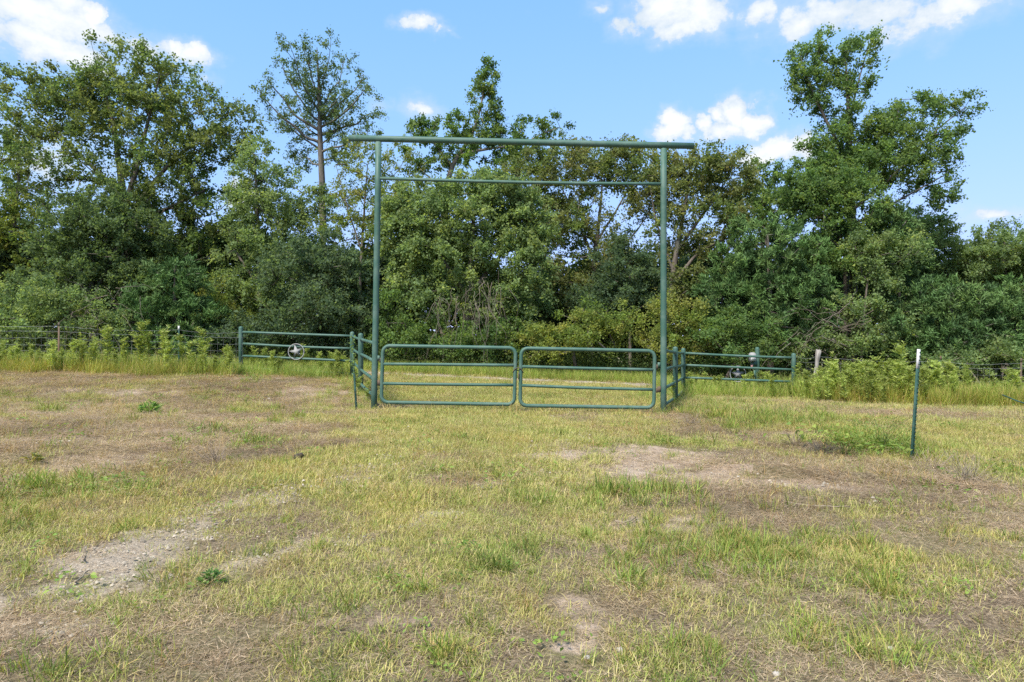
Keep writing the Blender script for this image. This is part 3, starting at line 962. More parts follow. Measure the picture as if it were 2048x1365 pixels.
def build_trees():
    # ---- tall trees, from the far ends to the middle
    tree('oak_tree', 'tallest broad oak with forked dark limbs and airy brownish top', 'tree', 30, (262, 742),
         [[(262, 742, .26), (258, 560, .22), (252, 470, .19), (246, 400, .17), (240, 340, .13), (225, 240, .07), (200, 150, .03)],
          [(250, 420, .13), (275, 330, .10), (300, 230, .06), (320, 150, .025)], [(254, 440, .12), (310, 360, .09), (380, 290, .06), (440, 250, .03)],
          [(246, 390, .10), (180, 330, .07), (110, 260, .045), (50, 200, .02)], [(252, 450, .10), (330, 420, .06), (410, 380, .03)], [(256, 500, .1), (190, 430, .06), (120, 390, .03)]],
         [(250, 160, 120, 80), (330, 220, 110, 100), (200, 240, 100, 90), (60, 180, 56, 48), (120, 215, 70, 44), (75, 260, 85, 50, 0, 0, .8), (420, 290, 95, 70), (300, 350, 130, 90, 0, 0, .7), (370, 400, 130, 80), (130, 340, 110, 70, 0, 0, .7),
          (270, 470, 120, 80), (400, 500, 100, 70), (480, 260, 40, 44)], 'oakbrown', clump=3.3, per=90, leaf=(.115, .075), gap=.40, rc=.56, up=.6, spike=1.1)
    tree('leafy_tree', 'yellow green tree at the edge behind the grey green bush', 'tree', 33, (20, 735),
         [[(20, 735, .2), (25, 560, .16), (30, 430, .1), (40, 330, .04)]],
         [(10, 430, 120, 70), (60, 480, 90, 60), (-40, 360, 110, 100), (20, 540, 110, 60), (-90, 480, 120, 120), (15, 270, 60, 60)], 'yellow', clump=3.4, per=85, gap=.40, rc=.52)
    tree('oak_tree', 'dense grey green oak in front of the tallest oak', 'tree', 27.5, (190, 740),
         [[(190, 740, .17), (188, 620, .14), (180, 520, .1), (170, 430, .05)], [(186, 600, .09), (230, 500, .06), (270, 440, .03)], [(184, 560, .08), (130, 480, .04)]],
         [(190, 420, 100, 70), (240, 480, 100, 70), (150, 490, 95, 70), (200, 560, 130, 60), (290, 560, 80, 50), (110, 570, 80, 50)], 'dark', clump=6, per=100, gap=.34, leaf=(.10, .065))
    tree('leafy_tree', 'mid height tree with pointed grey green top between the tallest oak and the slim tree', 'tree', 28.5, (520, 740),
         [[(520, 740, .14), (520, 600, .12), (518, 480, .09), (512, 380, .05), (510, 310, .02)], [(520, 560, .07), (570, 470, .04), (600, 400, .02)], [(520, 580, .07), (470, 500, .04)]],
         [(512, 330, 50, 44), (530, 390, 84, 60), (490, 440, 60, 60, 0, 0, .7), (570, 450, 70, 60), (520, 530, 90, 70), (470, 590, 60, 60, 0, 0, .7), (560, 600, 80, 60), (640, 400, 40, 40, 0, 0, .6)], 'grey', clump=5.6, per=95, gap=.36, leaf=(.10, .06))
    limbs = [[(646, 735, .21), (646, 560, .19), (645, 430, .17), (643, 340, .15), (640, 260, .12), (638, 180, .08), (634, 95, .016)]]
    lob = [(634, 118, 14, 18), (638, 145, 18, 16)]
    for (ys, xe, ye) in ((330, 585, 300), (320, 705, 285), (300, 560, 232), (305, 735, 262), (285, 520, 185), (270, 752, 225), (262, 528, 152), (255, 735, 175), (245, 560, 118), (240, 728, 150), (225, 578, 85), (215, 692, 112), (195, 604, 82), (180, 662, 80), (290, 690, 230), (275, 590, 200),
                         (235, 690, 185), (210, 610, 130), (250, 655, 190), (225, 625, 170)):
        xs = 641; r0 = .022 + .0005 * abs(xe - xs)
        xm, ym = xs + (xe - xs) * .45, ys + (ye - ys) * .30 - 2
        dsh = R.uniform(-1.8, 1.8)
        j = lambda a: R.uniform(-a, a)
        limbs.append([(xs, ys, r0), (xs + (xe - xs) * .22 + j(3), ys + (ye - ys) * .10 + j(5), r0 * .8, dsh * .2), (xm + j(5), ym + j(7), r0 * .65, dsh * .45), (xs + (xe - xs) * .66 + j(5), ys + (ye - ys) * .52 + j(7), r0 * .5, dsh * .66), (xs + (xe - xs) * .84 + j(4), ys + (ye - ys) * .78 + j(5), r0 * .35, dsh * .84), (xe, ye, .007, dsh)])
        for f, q in ((.3, .5), (.5, .75), (.74, .95), (1.0, .9)):
            px_ = xs + (xe - xs) * f; py_ = ys + (ye - ys) * f ** 1.25
            lob.append((px_, py_ + 12, 13 + 11 * f, 9 + 8 * f, dsh * f, .5 + .35 * f, q))
    tree('slim_tree', 'tall slim tree with bare straight trunk and open layered crown', 'tree', 34, (646, 735), limbs, lob, 'dark', clump=5.4, per=42, gap=.30, leaf=(.10, .058), rc=.30, bark=M_BARK_MID, rmin=.005, up=.55, spike=1.1)
    tree('young_tree', 'thin sparse young tree with yellowing leaves behind the tall arch post', 'tree', 32, (715, 735),
         [[(715, 735, .09), (720, 560, .07), (728, 430, .05), (735, 330, .02)], [(722, 500, .04), (690, 400, .025), (672, 330, .012)]],
         [(735, 320, 50, 54, 0, 0, .55), (700, 390, 60, 50, 0, 0, .9), (760, 400, 56, 50, 0, 0, 1), (660, 440, 60, 40, 0, 0, .9), (790, 430, 60, 50), (690, 330, 34, 34, 0, 0, .45), (720, 460, 70, 50, 0, 0, .7), (800, 340, 50, 56, 0, 0, .55)], 'yellow', clump=4, per=70, gap=.38, leaf=(.095, .065))
    tree('elm_tree', 'tall narrow elm with a curved leaning trunk and a lone leafy spire', 'tree', 33, (885, 735),
         [[(885, 735, .2), (888, 560, .18), (886, 440, .16), (890, 385, .14), (905, 330, .12), (925, 300, .1), (950, 260, .07), (965, 200, .04), (972, 135, .015)],
          [(915, 312, .08), (970, 298, .06), (1040, 292, .045), (1090, 265, .03), (1120, 255, .014)], [(905, 335, .06), (870, 290, .04), (845, 255, .018)], [(895, 380, .05), (850, 350, .03), (810, 300, .014)]],
         [(975, 150, 28, 30), (968, 190, 32, 36), (972, 235, 38, 40), (950, 270, 40, 30), (870, 265, 56, 28), (905, 245, 20, 20), (825, 255, 20, 24, 0, 0, .8), (1010, 270, 46, 24), (1085, 258, 60, 24), (1050, 300, 60, 24), (900, 300, 60, 30), (1000, 330, 70, 30, 0, 0, .8), (850, 320, 50, 34, 0, 0, .8)],
         'oak', clump=5.2, per=80, gap=.34, leaf=(.11, .07), rc=.34, bark=M_BARK_PALE)
    tree('oak_tree', 'bushy grey green oak mass with drooping boughs seen through the arch', 'tree', 27, (930, 735),
         [[(930, 735, .2), (935, 640, .17), (940, 560, .13), (945, 480, .08), (950, 410, .04)], [(938, 600, .1), (880, 510, .07), (830, 470, .03)], [(940, 590, .1), (1010, 500, .06), (1050, 440, .03)]],
         [(900, 430, 100, 50), (990, 440, 90, 60), (850, 490, 90, 60), (1020, 500, 80, 70), (890, 520, 110, 50), (820, 550, 60, 50), (880, 590, 90, 44), (1040, 570, 80, 60), (960, 380, 70, 40), (1010, 390, 60, 40), (870, 390, 70, 36), (800, 460, 50, 60), (1060, 440, 50, 60), (790, 410, 40, 40), (1000, 630, 80, 50, 0, 0, .7)], 'grey', clump=6.5, per=100, gap=.33, leaf=(.11, .07))
    tree('leafy_tree', 'olive yellow tree with bare forked branches before the sky, under the crossbeam end', 'tree', 31, (1180, 735),
         [[(1180, 735, .16), (1184, 600, .13), (1190, 500, .1), (1200, 430, .07), (1205, 360, .03)], [(1188, 520, .07), (1150, 430, .05), (1120, 370, .02)], [(1190, 490, .06), (1240, 410, .04), (1270, 350, .02)], [(1190, 540, .06), (1270, 470, .04), (1300, 420, .015)]],
         [(1075, 325, 50, 34), (1230, 320, 60, 34), (1130, 335, 80, 44), (1200, 330, 80, 50), (1270, 345, 70, 54), (1090, 400, 70, 60), (1180, 390, 70, 30, 0, 0, .5), (1120, 470, 80, 60), (1270, 440, 50, 40, 0, 0, .5), (1220, 530, 90, 60), (1130, 560, 90, 60), (1040, 350, 50, 40), (1100, 430, 80, 50), (1290, 400, 40, 50), (1180, 470, 80, 40, 0, 0, .7)], 'tan', clump=4.8, rc=.52, per=85, gap=.37, leaf=(.10, .07))
    tree('leafy_tree', 'rust tinged olive tree leaning away from the arch with long dark branches', 'tree', 29.5, (1330, 740),
         [[(1330, 740, .17), (1338, 620, .14), (1350, 520, .11), (1365, 440, .07), (1380, 360, .03)], [(1342, 570, .09), (1400, 500, .06), (1470, 470, .03), (1500, 460, .012)], [(1355, 500, .07), (1420, 410, .05), (1460, 350, .02)], [(1345, 540, .06), (1310, 440, .04), (1300, 370, .015)]],
         [(1345, 335, 50, 34), (1410, 335, 70, 34), (1370, 350, 80, 44), (1430, 350, 80, 50), (1330, 400, 60, 60, 0, 0, .7), (1410, 420, 90, 50), (1470, 400, 50, 60), (1380, 480, 90, 50, 0, 0, .75), (1350, 560, 70, 60, 0, 0, .7), (1450, 500, 60, 40, 0, 0, .7)], 'tan', clump=4.6, rc=.52, per=85, gap=.37, leaf=(.10, .07))
    tree('leafy_tree', 'small bright green treetop peeping over the cedar', 'tree', 34, (1525, 735),
         [[(1525, 735, .14), (1525, 560, .11), (1525, 430, .07), (1525, 350, .02)]],
         [(1525, 365, 44, 40), (1550, 420, 60, 50), (1490, 430, 50, 40)], 'green', clump=5.5, per=90, gap=.32)
    tree('vine_clad_tree', 'tall ragged tree with one upright plume and one plume swept sideways', 'tree', 29, (1700, 745),
         [[(1700, 745, .24), (1702, 600, .22), (1704, 480, .2), (1700, 380, .16), (1698, 290, .12), (1696, 200, .07), (1690, 110, .025)],
          [(1700, 330, .09), (1650, 240, .06), (1615, 160, .03), (1600, 110, .014)], [(1702, 400, .1), (1760, 320, .07), (1790, 260, .045), (1800, 200, .015)], [(1704, 420, .09), (1790, 350, .06), (1860, 270, .04), (1930, 215, .014)], [(1704, 450, .07), (1800, 400, .04), (1890, 350, .02)], [(1698, 240, .05), (1720, 150, .03), (1738, 90, .012)]],
         [(1640, 90, 34, 34), (1602, 110, 24, 36), (1608, 160, 36, 46), (1690, 100, 34, 40), (1735, 90, 26, 34), (1690, 170, 50, 50), (1640, 170, 20, 24), (1625, 195, 30, 24), (1700, 240, 60, 40), (1670, 280, 50, 40), (1770, 250, 50, 44), (1800, 220, 36, 30), (1850, 215, 50, 34), (1915, 200, 40, 24),
          (1840, 270, 70, 40), (1915, 255, 36, 16), (1780, 320, 80, 40), (1870, 310, 50, 30), (1735, 270, 50, 40), (1725, 320, 70, 44), (1660, 320, 50, 40), (1690, 350, 90, 50), (1620, 300, 34, 30), (1830, 360, 60, 30, 0, 0, .7), (1880, 375, 36, 34)],
         'green', clump=5.6, per=84, gap=.33, leaf=(.105, .066), rc=.40, up=.85, spike=1.25, drop=15)
    tree('vine_draped_shrub', 'rounded leafy mass of vines smothering the foot of the ragged tree', 'shrub', 27.5, (1690, 745),
         [[(1690, 745, .12), (1690, 620, .1), (1690, 500, .05)]],
         [(1650, 390, 80, 50), (1700, 440, 100, 60), (1610, 400, 60, 50), (1740, 500, 80, 50), (1660, 520, 90, 50), (1580, 380, 30, 34, 0, 0, .7), (1700, 380, 60, 40)], 'green', clump=6.5, per=95, gap=.32, leaf=(.10, .07))
    tree('vine_draped_shrub', 'silvery leaved vine curtain hanging on bare stems beside the cedar', 'shrub', 26, (1720, 745),
         [[(1720, 745, .06), (1724, 660, .05), (1735, 560, .03)]],
         [(1745, 560, 44, 50), (1760, 610, 50, 40), (1730, 500, 50, 34), (1690, 620, 50, 30, 0, 0, .7), (1790, 500, 50, 40, 0, 0, .7), (1780, 660, 70, 26, 0, 0, .6), (1700, 680, 70, 34), (1640, 690, 60, 30), (1740, 710, 70, 24), (1600, 700, 50, 30)], 'grey', clump=6.5, per=90, gap=.36, leaf=(.09, .06))
    tree('leafy_tree', 'grey green rounded tree at the far edge beyond the dark cedars', 'tree', 31, (2010, 740),
         [[(2010, 740, .15), (2010, 620, .12), (2010, 520, .05)]],
         [(1980, 500, 80, 50), (2040, 500, 80, 60), (2060, 560, 90, 80), (1930, 540, 60, 50), (1860, 490, 60, 50), (1820, 460, 50, 44), (1880, 470, 30, 36), (2120, 520, 90, 100)], 'grey', clump=5.6, per=95, gap=.33, leaf=(.10, .065))
    # ---- cedars
    cg = 'junipers along the fence line'
    ced = dict(kind='needle', leaf=(.17, .035), gap=.3, clump=7, per=115, rc=.36, up=.25, group=cg)
    tree('juniper_tree', 'dark juniper behind the wire fence at the foot of the tallest oak', 'tree', 25.5, (350, 738), [[(350, 738, .1), (350, 640, .08), (350, 540, .03)]],
         [(355, 560, 60, 50), (330, 620, 90, 50), (380, 640, 70, 60), (350, 690, 100, 40), (290, 670, 60, 40)], 'cedar', **ced)
    tree('juniper_tree', 'broad bright juniper behind the call box', 'tree', 26.5, (1540, 745), [[(1540, 745, .14), (1540, 620, .1), (1535, 470, .04)]],
         [(1530, 470, 70, 40), (1500, 530, 80, 50), (1580, 520, 80, 60), (1460, 590, 70, 50), (1540, 600, 110, 50), (1600, 600, 70, 60), (1520, 660, 110, 50)], 'cedar', **ced)
    tree('juniper_tree', 'slender juniper spire beside the silvery vine curtain', 'tree', 27, (1800, 745), [[(1800, 745, .09), (1800, 640, .07), (1795, 480, .03)]],
         [(1790, 470, 44, 60), (1810, 530, 60, 50), (1830, 590, 60, 50), (1770, 440, 30, 44)], 'cedar', **ced)
    tree('juniper_tree', 'wide dark juniper with layered boughs behind the weed row', 'tree', 25.5, (1900, 750), [[(1900, 750, .12), (1900, 660, .09), (1900, 580, .04)]],
         [(1880, 600, 80, 40), (1950, 610, 80, 50), (1850, 650, 80, 44), (1920, 680, 110, 50), (2000, 640, 70, 60), (1830, 700, 60, 30)], 'cedar', **ced)
    tree('juniper_tree', 'juniper at the frame edge above the wire fence end', 'tree', 26, (2060, 750), [[(2060, 750, .1), (2060, 620, .05)]],
         [(2050, 600, 60, 50), (2080, 660, 90, 70), (2020, 690, 60, 40)], 'cedar', **ced)
    # ---- shrubs of the understorey
    tree('shrub', 'low spreading grey green bush behind the far end of the wire fence', 'shrub', 24.5, (90, 735), [],
         [(60, 600, 100, 50), (130, 620, 90, 44), (20, 640, 90, 50), (190, 650, 80, 44), (100, 680, 150, 36), (-60, 640, 110, 70)], 'grey', clump=6.5, per=100, gap=.33, leaf=(.085, .05))
    tree('shrub', 'big dark green bush behind the fence carrying the tilted star', 'shrub', 26, (640, 740), [[(640, 740, .1), (640, 650, .08), (640, 560, .04)]],
         [(640, 510, 70, 40), (600, 550, 80, 60), (690, 560, 60, 60), (640, 610, 110, 50), (570, 660, 100, 44), (690, 660, 70, 50), (480, 680, 80, 44)], 'blue', clump=6.5, per=100, gap=.32, leaf=(.10, .06))
    tree('shrub', 'yellowing loose bush behind the middle of the double gate', 'shrub', 25.5, (1150, 742), [],
         [(1160, 640, 70, 36), (1120, 680, 80, 40), (1190, 680, 60, 40), (1230, 650, 50, 40), (1080, 690, 60, 34)], 'yellow', clump=5.5, per=85, gap=.36, leaf=(.085, .06))
    tree('shrub', 'dark bluish bush high in the shade under the olive tree', 'shrub', 28, (1260, 742), [[(1260, 742, .08), (1260, 620, .05), (1260, 540, .03)]],
         [(1250, 520, 60, 50), (1260, 580, 70, 50), (1220, 590, 50, 44), (1180, 610, 50, 40)], 'blue', clump=6.5, per=100, gap=.32, leaf=(.10, .06))
    tree('shrub', 'pale olive bush just behind the arch post near the call box', 'shrub', 25.5, (1340, 742), [],
         [(1350, 620, 50, 36), (1310, 650, 50, 40), (1380, 660, 60, 40), (1340, 690, 80, 36)], 'yellow', clump=5.5, per=90, gap=.35, leaf=(.085, .055))
    tree('shrub', 'fresh green bush behind the fence with the upright star', 'shrub', 25, (1450, 748), [],
         [(1480, 650, 60, 34), (1430, 680, 60, 40), (1510, 690, 60, 40), (1460, 710, 90, 30)], 'green', clump=6, per=95, gap=.33, leaf=(.09, .055))
    tree('shrub', 'shaded green thicket behind the gate leaf beside the leaning post', 'shrub', 26, (850, 742), [],
         [(800, 680, 70, 44), (870, 690, 80, 40), (950, 690, 80, 40), (1020, 680, 60, 44), (780, 630, 50, 40), (760, 700, 50, 36)], 'green', clump=5.5, per=95, gap=.34, leaf=(.09, .06))
    tree('shrub', 'dim shrub in the gap between the juniper and the dark green bush', 'shrub', 27.5, (440, 740), [],
         [(430, 600, 50, 50), (450, 650, 60, 50), (420, 700, 60, 34)], 'yellow', clump=5, per=85, gap=.36, leaf=(.085, .06))
    tree('shrub', 'low leafy bush beyond the end of the weed row at the frame edge', 'shrub', 24, (1960, 755), [],
         [(1960, 720, 70, 26), (2030, 715, 60, 30), (1890, 725, 50, 22)], 'grey', clump=6, per=90, gap=.35, leaf=(.08, .055))
    # ---- further trees outside the frame on both sides, the wood goes on there
    for (px, pal, D, lab) in ((-330, 'oak', 29, 'green oak standing beyond the frame edge past the yellow green tree'), (2420, 'dark', 29, 'dark oak standing beyond the frame edge past the juniper')):
        tree('oak_tree', lab, 'tree', D, (px, 740), [[(px, 740, .2), (px, 560, .15), (px, 330, .05)]],
             [(px, 300, 140, 110), (px - 110, 430, 130, 100), (px + 110, 430, 130, 100), (px, 560, 190, 110), (px, 680, 220, 60)], pal, clump=3.2, per=70, gap=.34, leaf=(.15, .1))


build_trees()


# the wood behind: one dense mass that nobody could count
def build_wood():
    g = Geo()
    n = 6800
    x = R.uniform(-36, 36, n); y = 32 + 9 * R.rand(n) ** 1.5
    hmax = 4.4 + 3.6 * fbm(x * .25, y * .12, 91, 3) - 1.2 * np.exp(-((x + 1.0) / 5) ** 2)
    z = hmax * R.rand(n) ** .8
    c = np.stack([x, y, z + ground_z(x, y, False)], 1)
    per = 20
    P = np.repeat(c, per, 0) + R.normal(0, .36, (n * per, 3))
    pc = np.array(PAL['dark'] + PAL['oak'] + PAL['dark'] + PAL['blue'])
    col = np.repeat(pc[R.randint(0, len(pc), n)], per, 0) * (.75 + .5 * R.rand(n * per, 1))
    m = len(P)
    P[:, 2] = np.maximum(P[:, 2], ground_z(P[:, 0], P[:, 1], False) + .03)
    g.leaves(P, unit(R.normal(0, 1, (m, 3))), unit(R.normal(0, .7, (m, 3)) + np.array([0, 0, .5])), .32 * (.7 + .6 * R.rand(m)), .22, col)
    o = g.obj('woodland_undergrowth', M_LEAF)
    o['kind'] = 'stuff'; o['label'] = 'deep shaded wood and scrub behind the nearer trees'


build_wood()


# low leafy scrub at the wood's edge
def build_scrub():
    g = Geo()
    n = 2600
    x = R.uniform(-24, 24, n); y = 25.2 + 4.5 * R.rand(n) ** 1.4 - .8 * (np.abs(x) > 8)
    z = (.25 + 1.25 * fbm(x * .5, y * .5, 95, 3)) * R.rand(n) * sstep(y, 24, 26.5)
    c = np.stack([x, y, z + ground_z(x, y, False)], 1)
    per = 30
    P = np.repeat(c, per, 0) + R.normal(0, .2, (n * per, 3))
    pc = np.array(PAL['green'] + PAL['dark'] + PAL['oak'] + PAL['yellow'][:1])
    col = np.repeat(pc[R.randint(0, len(pc), n)], per, 0) * (.75 + .5 * R.rand(n * per, 1))
    m = len(P)
    P[:, 2] = np.maximum(P[:, 2], ground_z(P[:, 0], P[:, 1], False) + .03)
    g.leaves(P, unit(R.normal(0, 1, (m, 3))), unit(R.normal(0, .7, (m, 3)) + np.array([0, 0, .5])), .095 * (.7 + .6 * R.rand(m)), .06, col)
    o = g.obj('scrub', M_LEAF)
    o['kind'] = 'stuff'; o['label'] = 'low leafy scrub along the edge of the wood'


build_scrub()


# bare vine stems and dead boughs hanging in the thickets
def dead_tangle(label, D, rows, n, droop, spread):
    p0 = at(rows[0][0], rows[0][1], D)
    t = thing('dead_vine_tangle', label, 'dead vines', p0)
    g = Geo()
    for (px, py, rx, ry) in rows:
        for k in range(n):
            a = at(px + rx * R.uniform(-1, 1), py + ry * R.uniform(-1, 1), D + R.uniform(-.6, .6))
            L = R.uniform(.6, 2.2)
            d = np.array([R.normal(0, spread), R.normal(0, .3), -droop + R.normal(0, .45)]); d /= np.linalg.norm(d)
            f = np.linspace(0, 1, 7)[:, None]
            w = np.cumsum(R.normal(0, .05 * L, (7, 3)), 0); w[0] = 0
            P = a + d * L * f + w + np.array([0, 0, -.25 * droop]) * L * f ** 2
            P[:, 2] = np.maximum(P[:, 2], ground_z(P[:, 0], P[:, 1], False) + .05)
            g.tube(P, np.linspace(R.uniform(.006, .014), .003, 7), 4, cap=False)
    g.obj('stems', M_TWIG, t, smooth=True, stuff=True)


dead_tangle('pale bare vine stems hanging like a curtain under the grey green oak', 25.0, [(950, 590, 60, 30), (985, 575, 40, 40), (905, 605, 40, 20)], 17, 1.0, .35)
dead_tangle('grey bare boughs tangled low beneath the ragged tree', 24.8, [(1650, 630, 70, 30), (1700, 650, 60, 30), (1620, 680, 40, 20)], 9, .3, .9)
dead_tangle('thin dead stems standing in the grey green bush behind the wire fence', 24.2, [(190, 600, 60, 40), (230, 630, 60, 40), (160, 650, 40, 30)], 16, .4, .5)


# ------------------------------------------------------------------ weeds along the fences
def weed_parts(h, style):
    """stem, leaves of one tall weed standing at the origin"""
    gs, gl = Geo(), Geo()
    lean = R.normal(0, .07, 2)
    f = np.linspace(0, 1, 7)
    P = np.stack([lean[0] * h * f ** 1.5, lean[1] * h * f ** 1.5, h * f], 1)
    gs.tube(P, np.linspace(.007, .002, 7), 4, cap=False, col=(.12, .13, .045))
    nb = {0: 4, 1: 10, 2: 15}[style]
    axes = [(P, h, .22)]
    for k in range(nb):
        t = R.uniform(.35, .92); b = np.array([np.interp(t, f, P[:, i]) for i in range(3)])
        az = R.uniform(0, 6.28); L = h * R.uniform(.14, .40) * (1.15 - t * .6)
        d = np.array([math.cos(az) * .62, math.sin(az) * .62, .8])
        Q = b + d * L * np.linspace(0, 1, 4)[:, None]
        gs.tube(Q, np.linspace(.003, .0012, 4), 3, cap=False, col=(.12, .13, .045)); axes.append((Q, L, .05))
    gc = np.array([(.28, .36, .08), (.33, .40, .09), (.23, .31, .065), (.38, .41, .13)])
    for (Q, L, t0) in axes:
        n = int(L * (100 if style else 105)) + 5
        t = R.uniform(t0, 1.0, n)
        fq = np.linspace(0, 1, len(Q))
        B = np.stack([np.interp(t, fq, Q[:, i]) for i in range(3)], 1)
        az = R.uniform(0, 6.28, n)
        U = unit(np.stack([np.cos(az), np.sin(az), R.uniform(.1, .9, n)], 1))
        ll = (.07 + .07 * (1 - t)) * (.7 + .6 * R.rand(n)) * (1.0 if style else 1.25)
        gl.leaves(B + U * ll[:, None] / 2, U, unit(R.normal(0, .8, (n, 3)) + [0, -.0, .7]), ll, ll * .18, gc[R.randint(0, 4, n)] * (.8 + .4 * R.rand(n, 1)))
    return gs, gl


WEED_PROTO = []
for k in range(7):
    gs, gl = weed_parts(1.0 + .05 * k, (0, 1, 2, 1, 2, 0, 2)[k])
    WEED_PROTO.append((gs.mesh('weed_stem', M_WEED), gl.mesh('weed_leaves', M_WEED)))


def place_weed(x, y, h, label, group, k=None):
    k = R.randint(0, len(WEED_PROTO)) if k is None else k
    t = thing('tall_weed', label, 'weed', (x, y, gz(x, y) - .03), group)
    t.rotation_euler = (0, 0, R.uniform(0, 6.28))
    s = h / (1.0 + .05 * k)
    t.scale = (s, s, s)
    for nm, me in zip(('stem', 'foliage'), WEED_PROTO[k]):
        o = bpy.data.objects.new(nm, me); C.objects.link(o); o.parent = t
        if nm == 'foliage':
            o['kind'] = 'stuff'
    return t


def weed_at(px, top, D, label, group):
    x = (px - 1024) / FOC * D
    place_weed(x, D, max(EYE + (682.5 - top) / FOC * D - gz(x, D), .35), label, group)


GL = 'tall weeds growing before the open wire fence'
for (px, top, lab) in ((10, 676, 'bright bushy weed at the frame edge, far from the rusty post'), (62, 697, 'low pale weed between the frame edge and the rusty post'), (124, 698, 'short green weed at the foot of the rusty steel post'),
                       (168, 664, 'first tall weed past the rusty steel post'), (190, 672, 'leafy weed second past the rusty steel post'), (215, 653, 'tall pointed weed midway between the rusty post and the green post'),
                       (283, 641, 'tallest broad topped weed of the row before the open wire'), (297, 662, 'slim weed close beside the tallest broad topped weed'), (326, 657, 'spreading weed just short of the green steel post of the wire fence'),
                       (366, 668, 'upright weed just past the green steel post of the wire fence'), (406, 655, 'thin tall weed midway between the green steel post and the pipe fence'), (460, 688, 'weed close against the end post of the pipe fence with tilted star')):
    weed_at(px, top, 19.7 + R.uniform(-.3, .3), lab, GL)
GR = 'tall weeds standing out of the dense row'
for (px, top, lab) in ((1668, 703, 'tall thin weed first past the timber post'), (1692, 720, 'weed second past the timber post, with a drooping tip'), (1745, 712, 'slim weed midway between the timber post and the white-tipped post'),
                       (1778, 718, 'leafy broad weed shortly before the tallest spire of the dense row'), (1797, 682, 'tallest weed spire of the dense row, beside the white-tipped post'), (1816, 706, 'weed between the tallest spire and the white-tipped post'),
                       (1852, 722, 'weed just past the white-tipped post'), (1880, 735, 'weed before the steel post that rises from the dense row'), (1935, 724, 'bushy weed by itself where the mesh of the dense row opens'),
                       (2012, 733, 'pale bushy weed near the frame edge past the open mesh'), (2034, 737, 'last weed at the frame edge past the open mesh')):
    weed_at(px, top, R.uniform(18.9, 19.8), lab, GR)
GW = 'weeds growing at the foot of the pipe fences'
for (px, top, D, lab) in ((505, 685, 20.9, 'tall weed behind the rails next to the end post with tilted star fence'), (530, 695, 20.9, 'loose weed between the end post and the tilted star'), (606, 686, 21.2, 'weed rising behind the tilted star'),
                          (612, 692, 21.1, 'smaller weed touching the rim of the tilted star'), (683, 702, 21.2, 'weed behind the rails near the corner post, past the tilted star'), (718, 735, 15.5, 'green weed at the foot of the thin leaning post'),
                          (736, 758, 14.6, 'weed tucked between the leaning post and the arch post'), (1345, 752, 16.5, 'weed at the arch post on the side of the upright star'), (1385, 748, 19.8, 'weed by the corner post before the upright star'),
                          (1440, 752, 20.1, 'weed below the rail just before the upright star'), (1530, 748, 20.8, 'weed behind the rails beneath the call box pole'), (1596, 722, 20.3, 'weed leaning on the end post beside the timber post')):
    weed_at(px, top, D, lab, GW)


def weed_fill():
    """the smaller weeds that close the gaps and cannot be counted: one mass"""
    gs, gl = Geo(), Geo()
    protos = []
    for k in range(6):
        a_, b_ = weed_parts(1.0, (0, 1, 2, 1, 2, 0)[k]); protos.append((a_, b_))
    spots = [(R.uniform(1600, 1910), R.uniform(18.2, 20.0), R.uniform(724, 770)) for _ in range(95)] + [(R.uniform(1900, 2200), R.uniform(18.6, 20), R.uniform(745, 780)) for _ in range(26)]
    spots += [(R.uniform(-220, 478), R.uniform(19.2, 20.0), R.uniform(680, 715)) for _ in range(46)] + [(R.uniform(490, 700), R.uniform(20.1, 21.6), R.uniform(700, 725)) for _ in range(20)]
    spots += [(R.uniform(1365, 1590), R.uniform(19.8, 21.8), R.uniform(745, 775)) for _ in range(30)]
    for (px, D, top) in spots:
        x = (px - 1024) / FOC * D; z = gz(x, D) - .03
        h = max(EYE + (682.5 - top) / FOC * D - z, .3)
        a = R.uniform(0, 6.28); M = np.array([[math.cos(a), -math.sin(a), 0], [math.sin(a), math.cos(a), 0], [0, 0, 1]]) * h
        tint = R.uniform(.75, 1.25)
        for src, dst in zip(protos[R.randint(0, 6)], (gl, gl)):
            off = 0
            V = np.concatenate(src.V); K = np.concatenate(src.K)
            dst.add(V @ M.T + [x, D, z], src.F, K * tint)
    o = gl.obj('weed_thicket', M_WEED)
    o['kind'] = 'stuff'; o['label'] = 'smaller weeds crowded along the fences'


weed_fill()


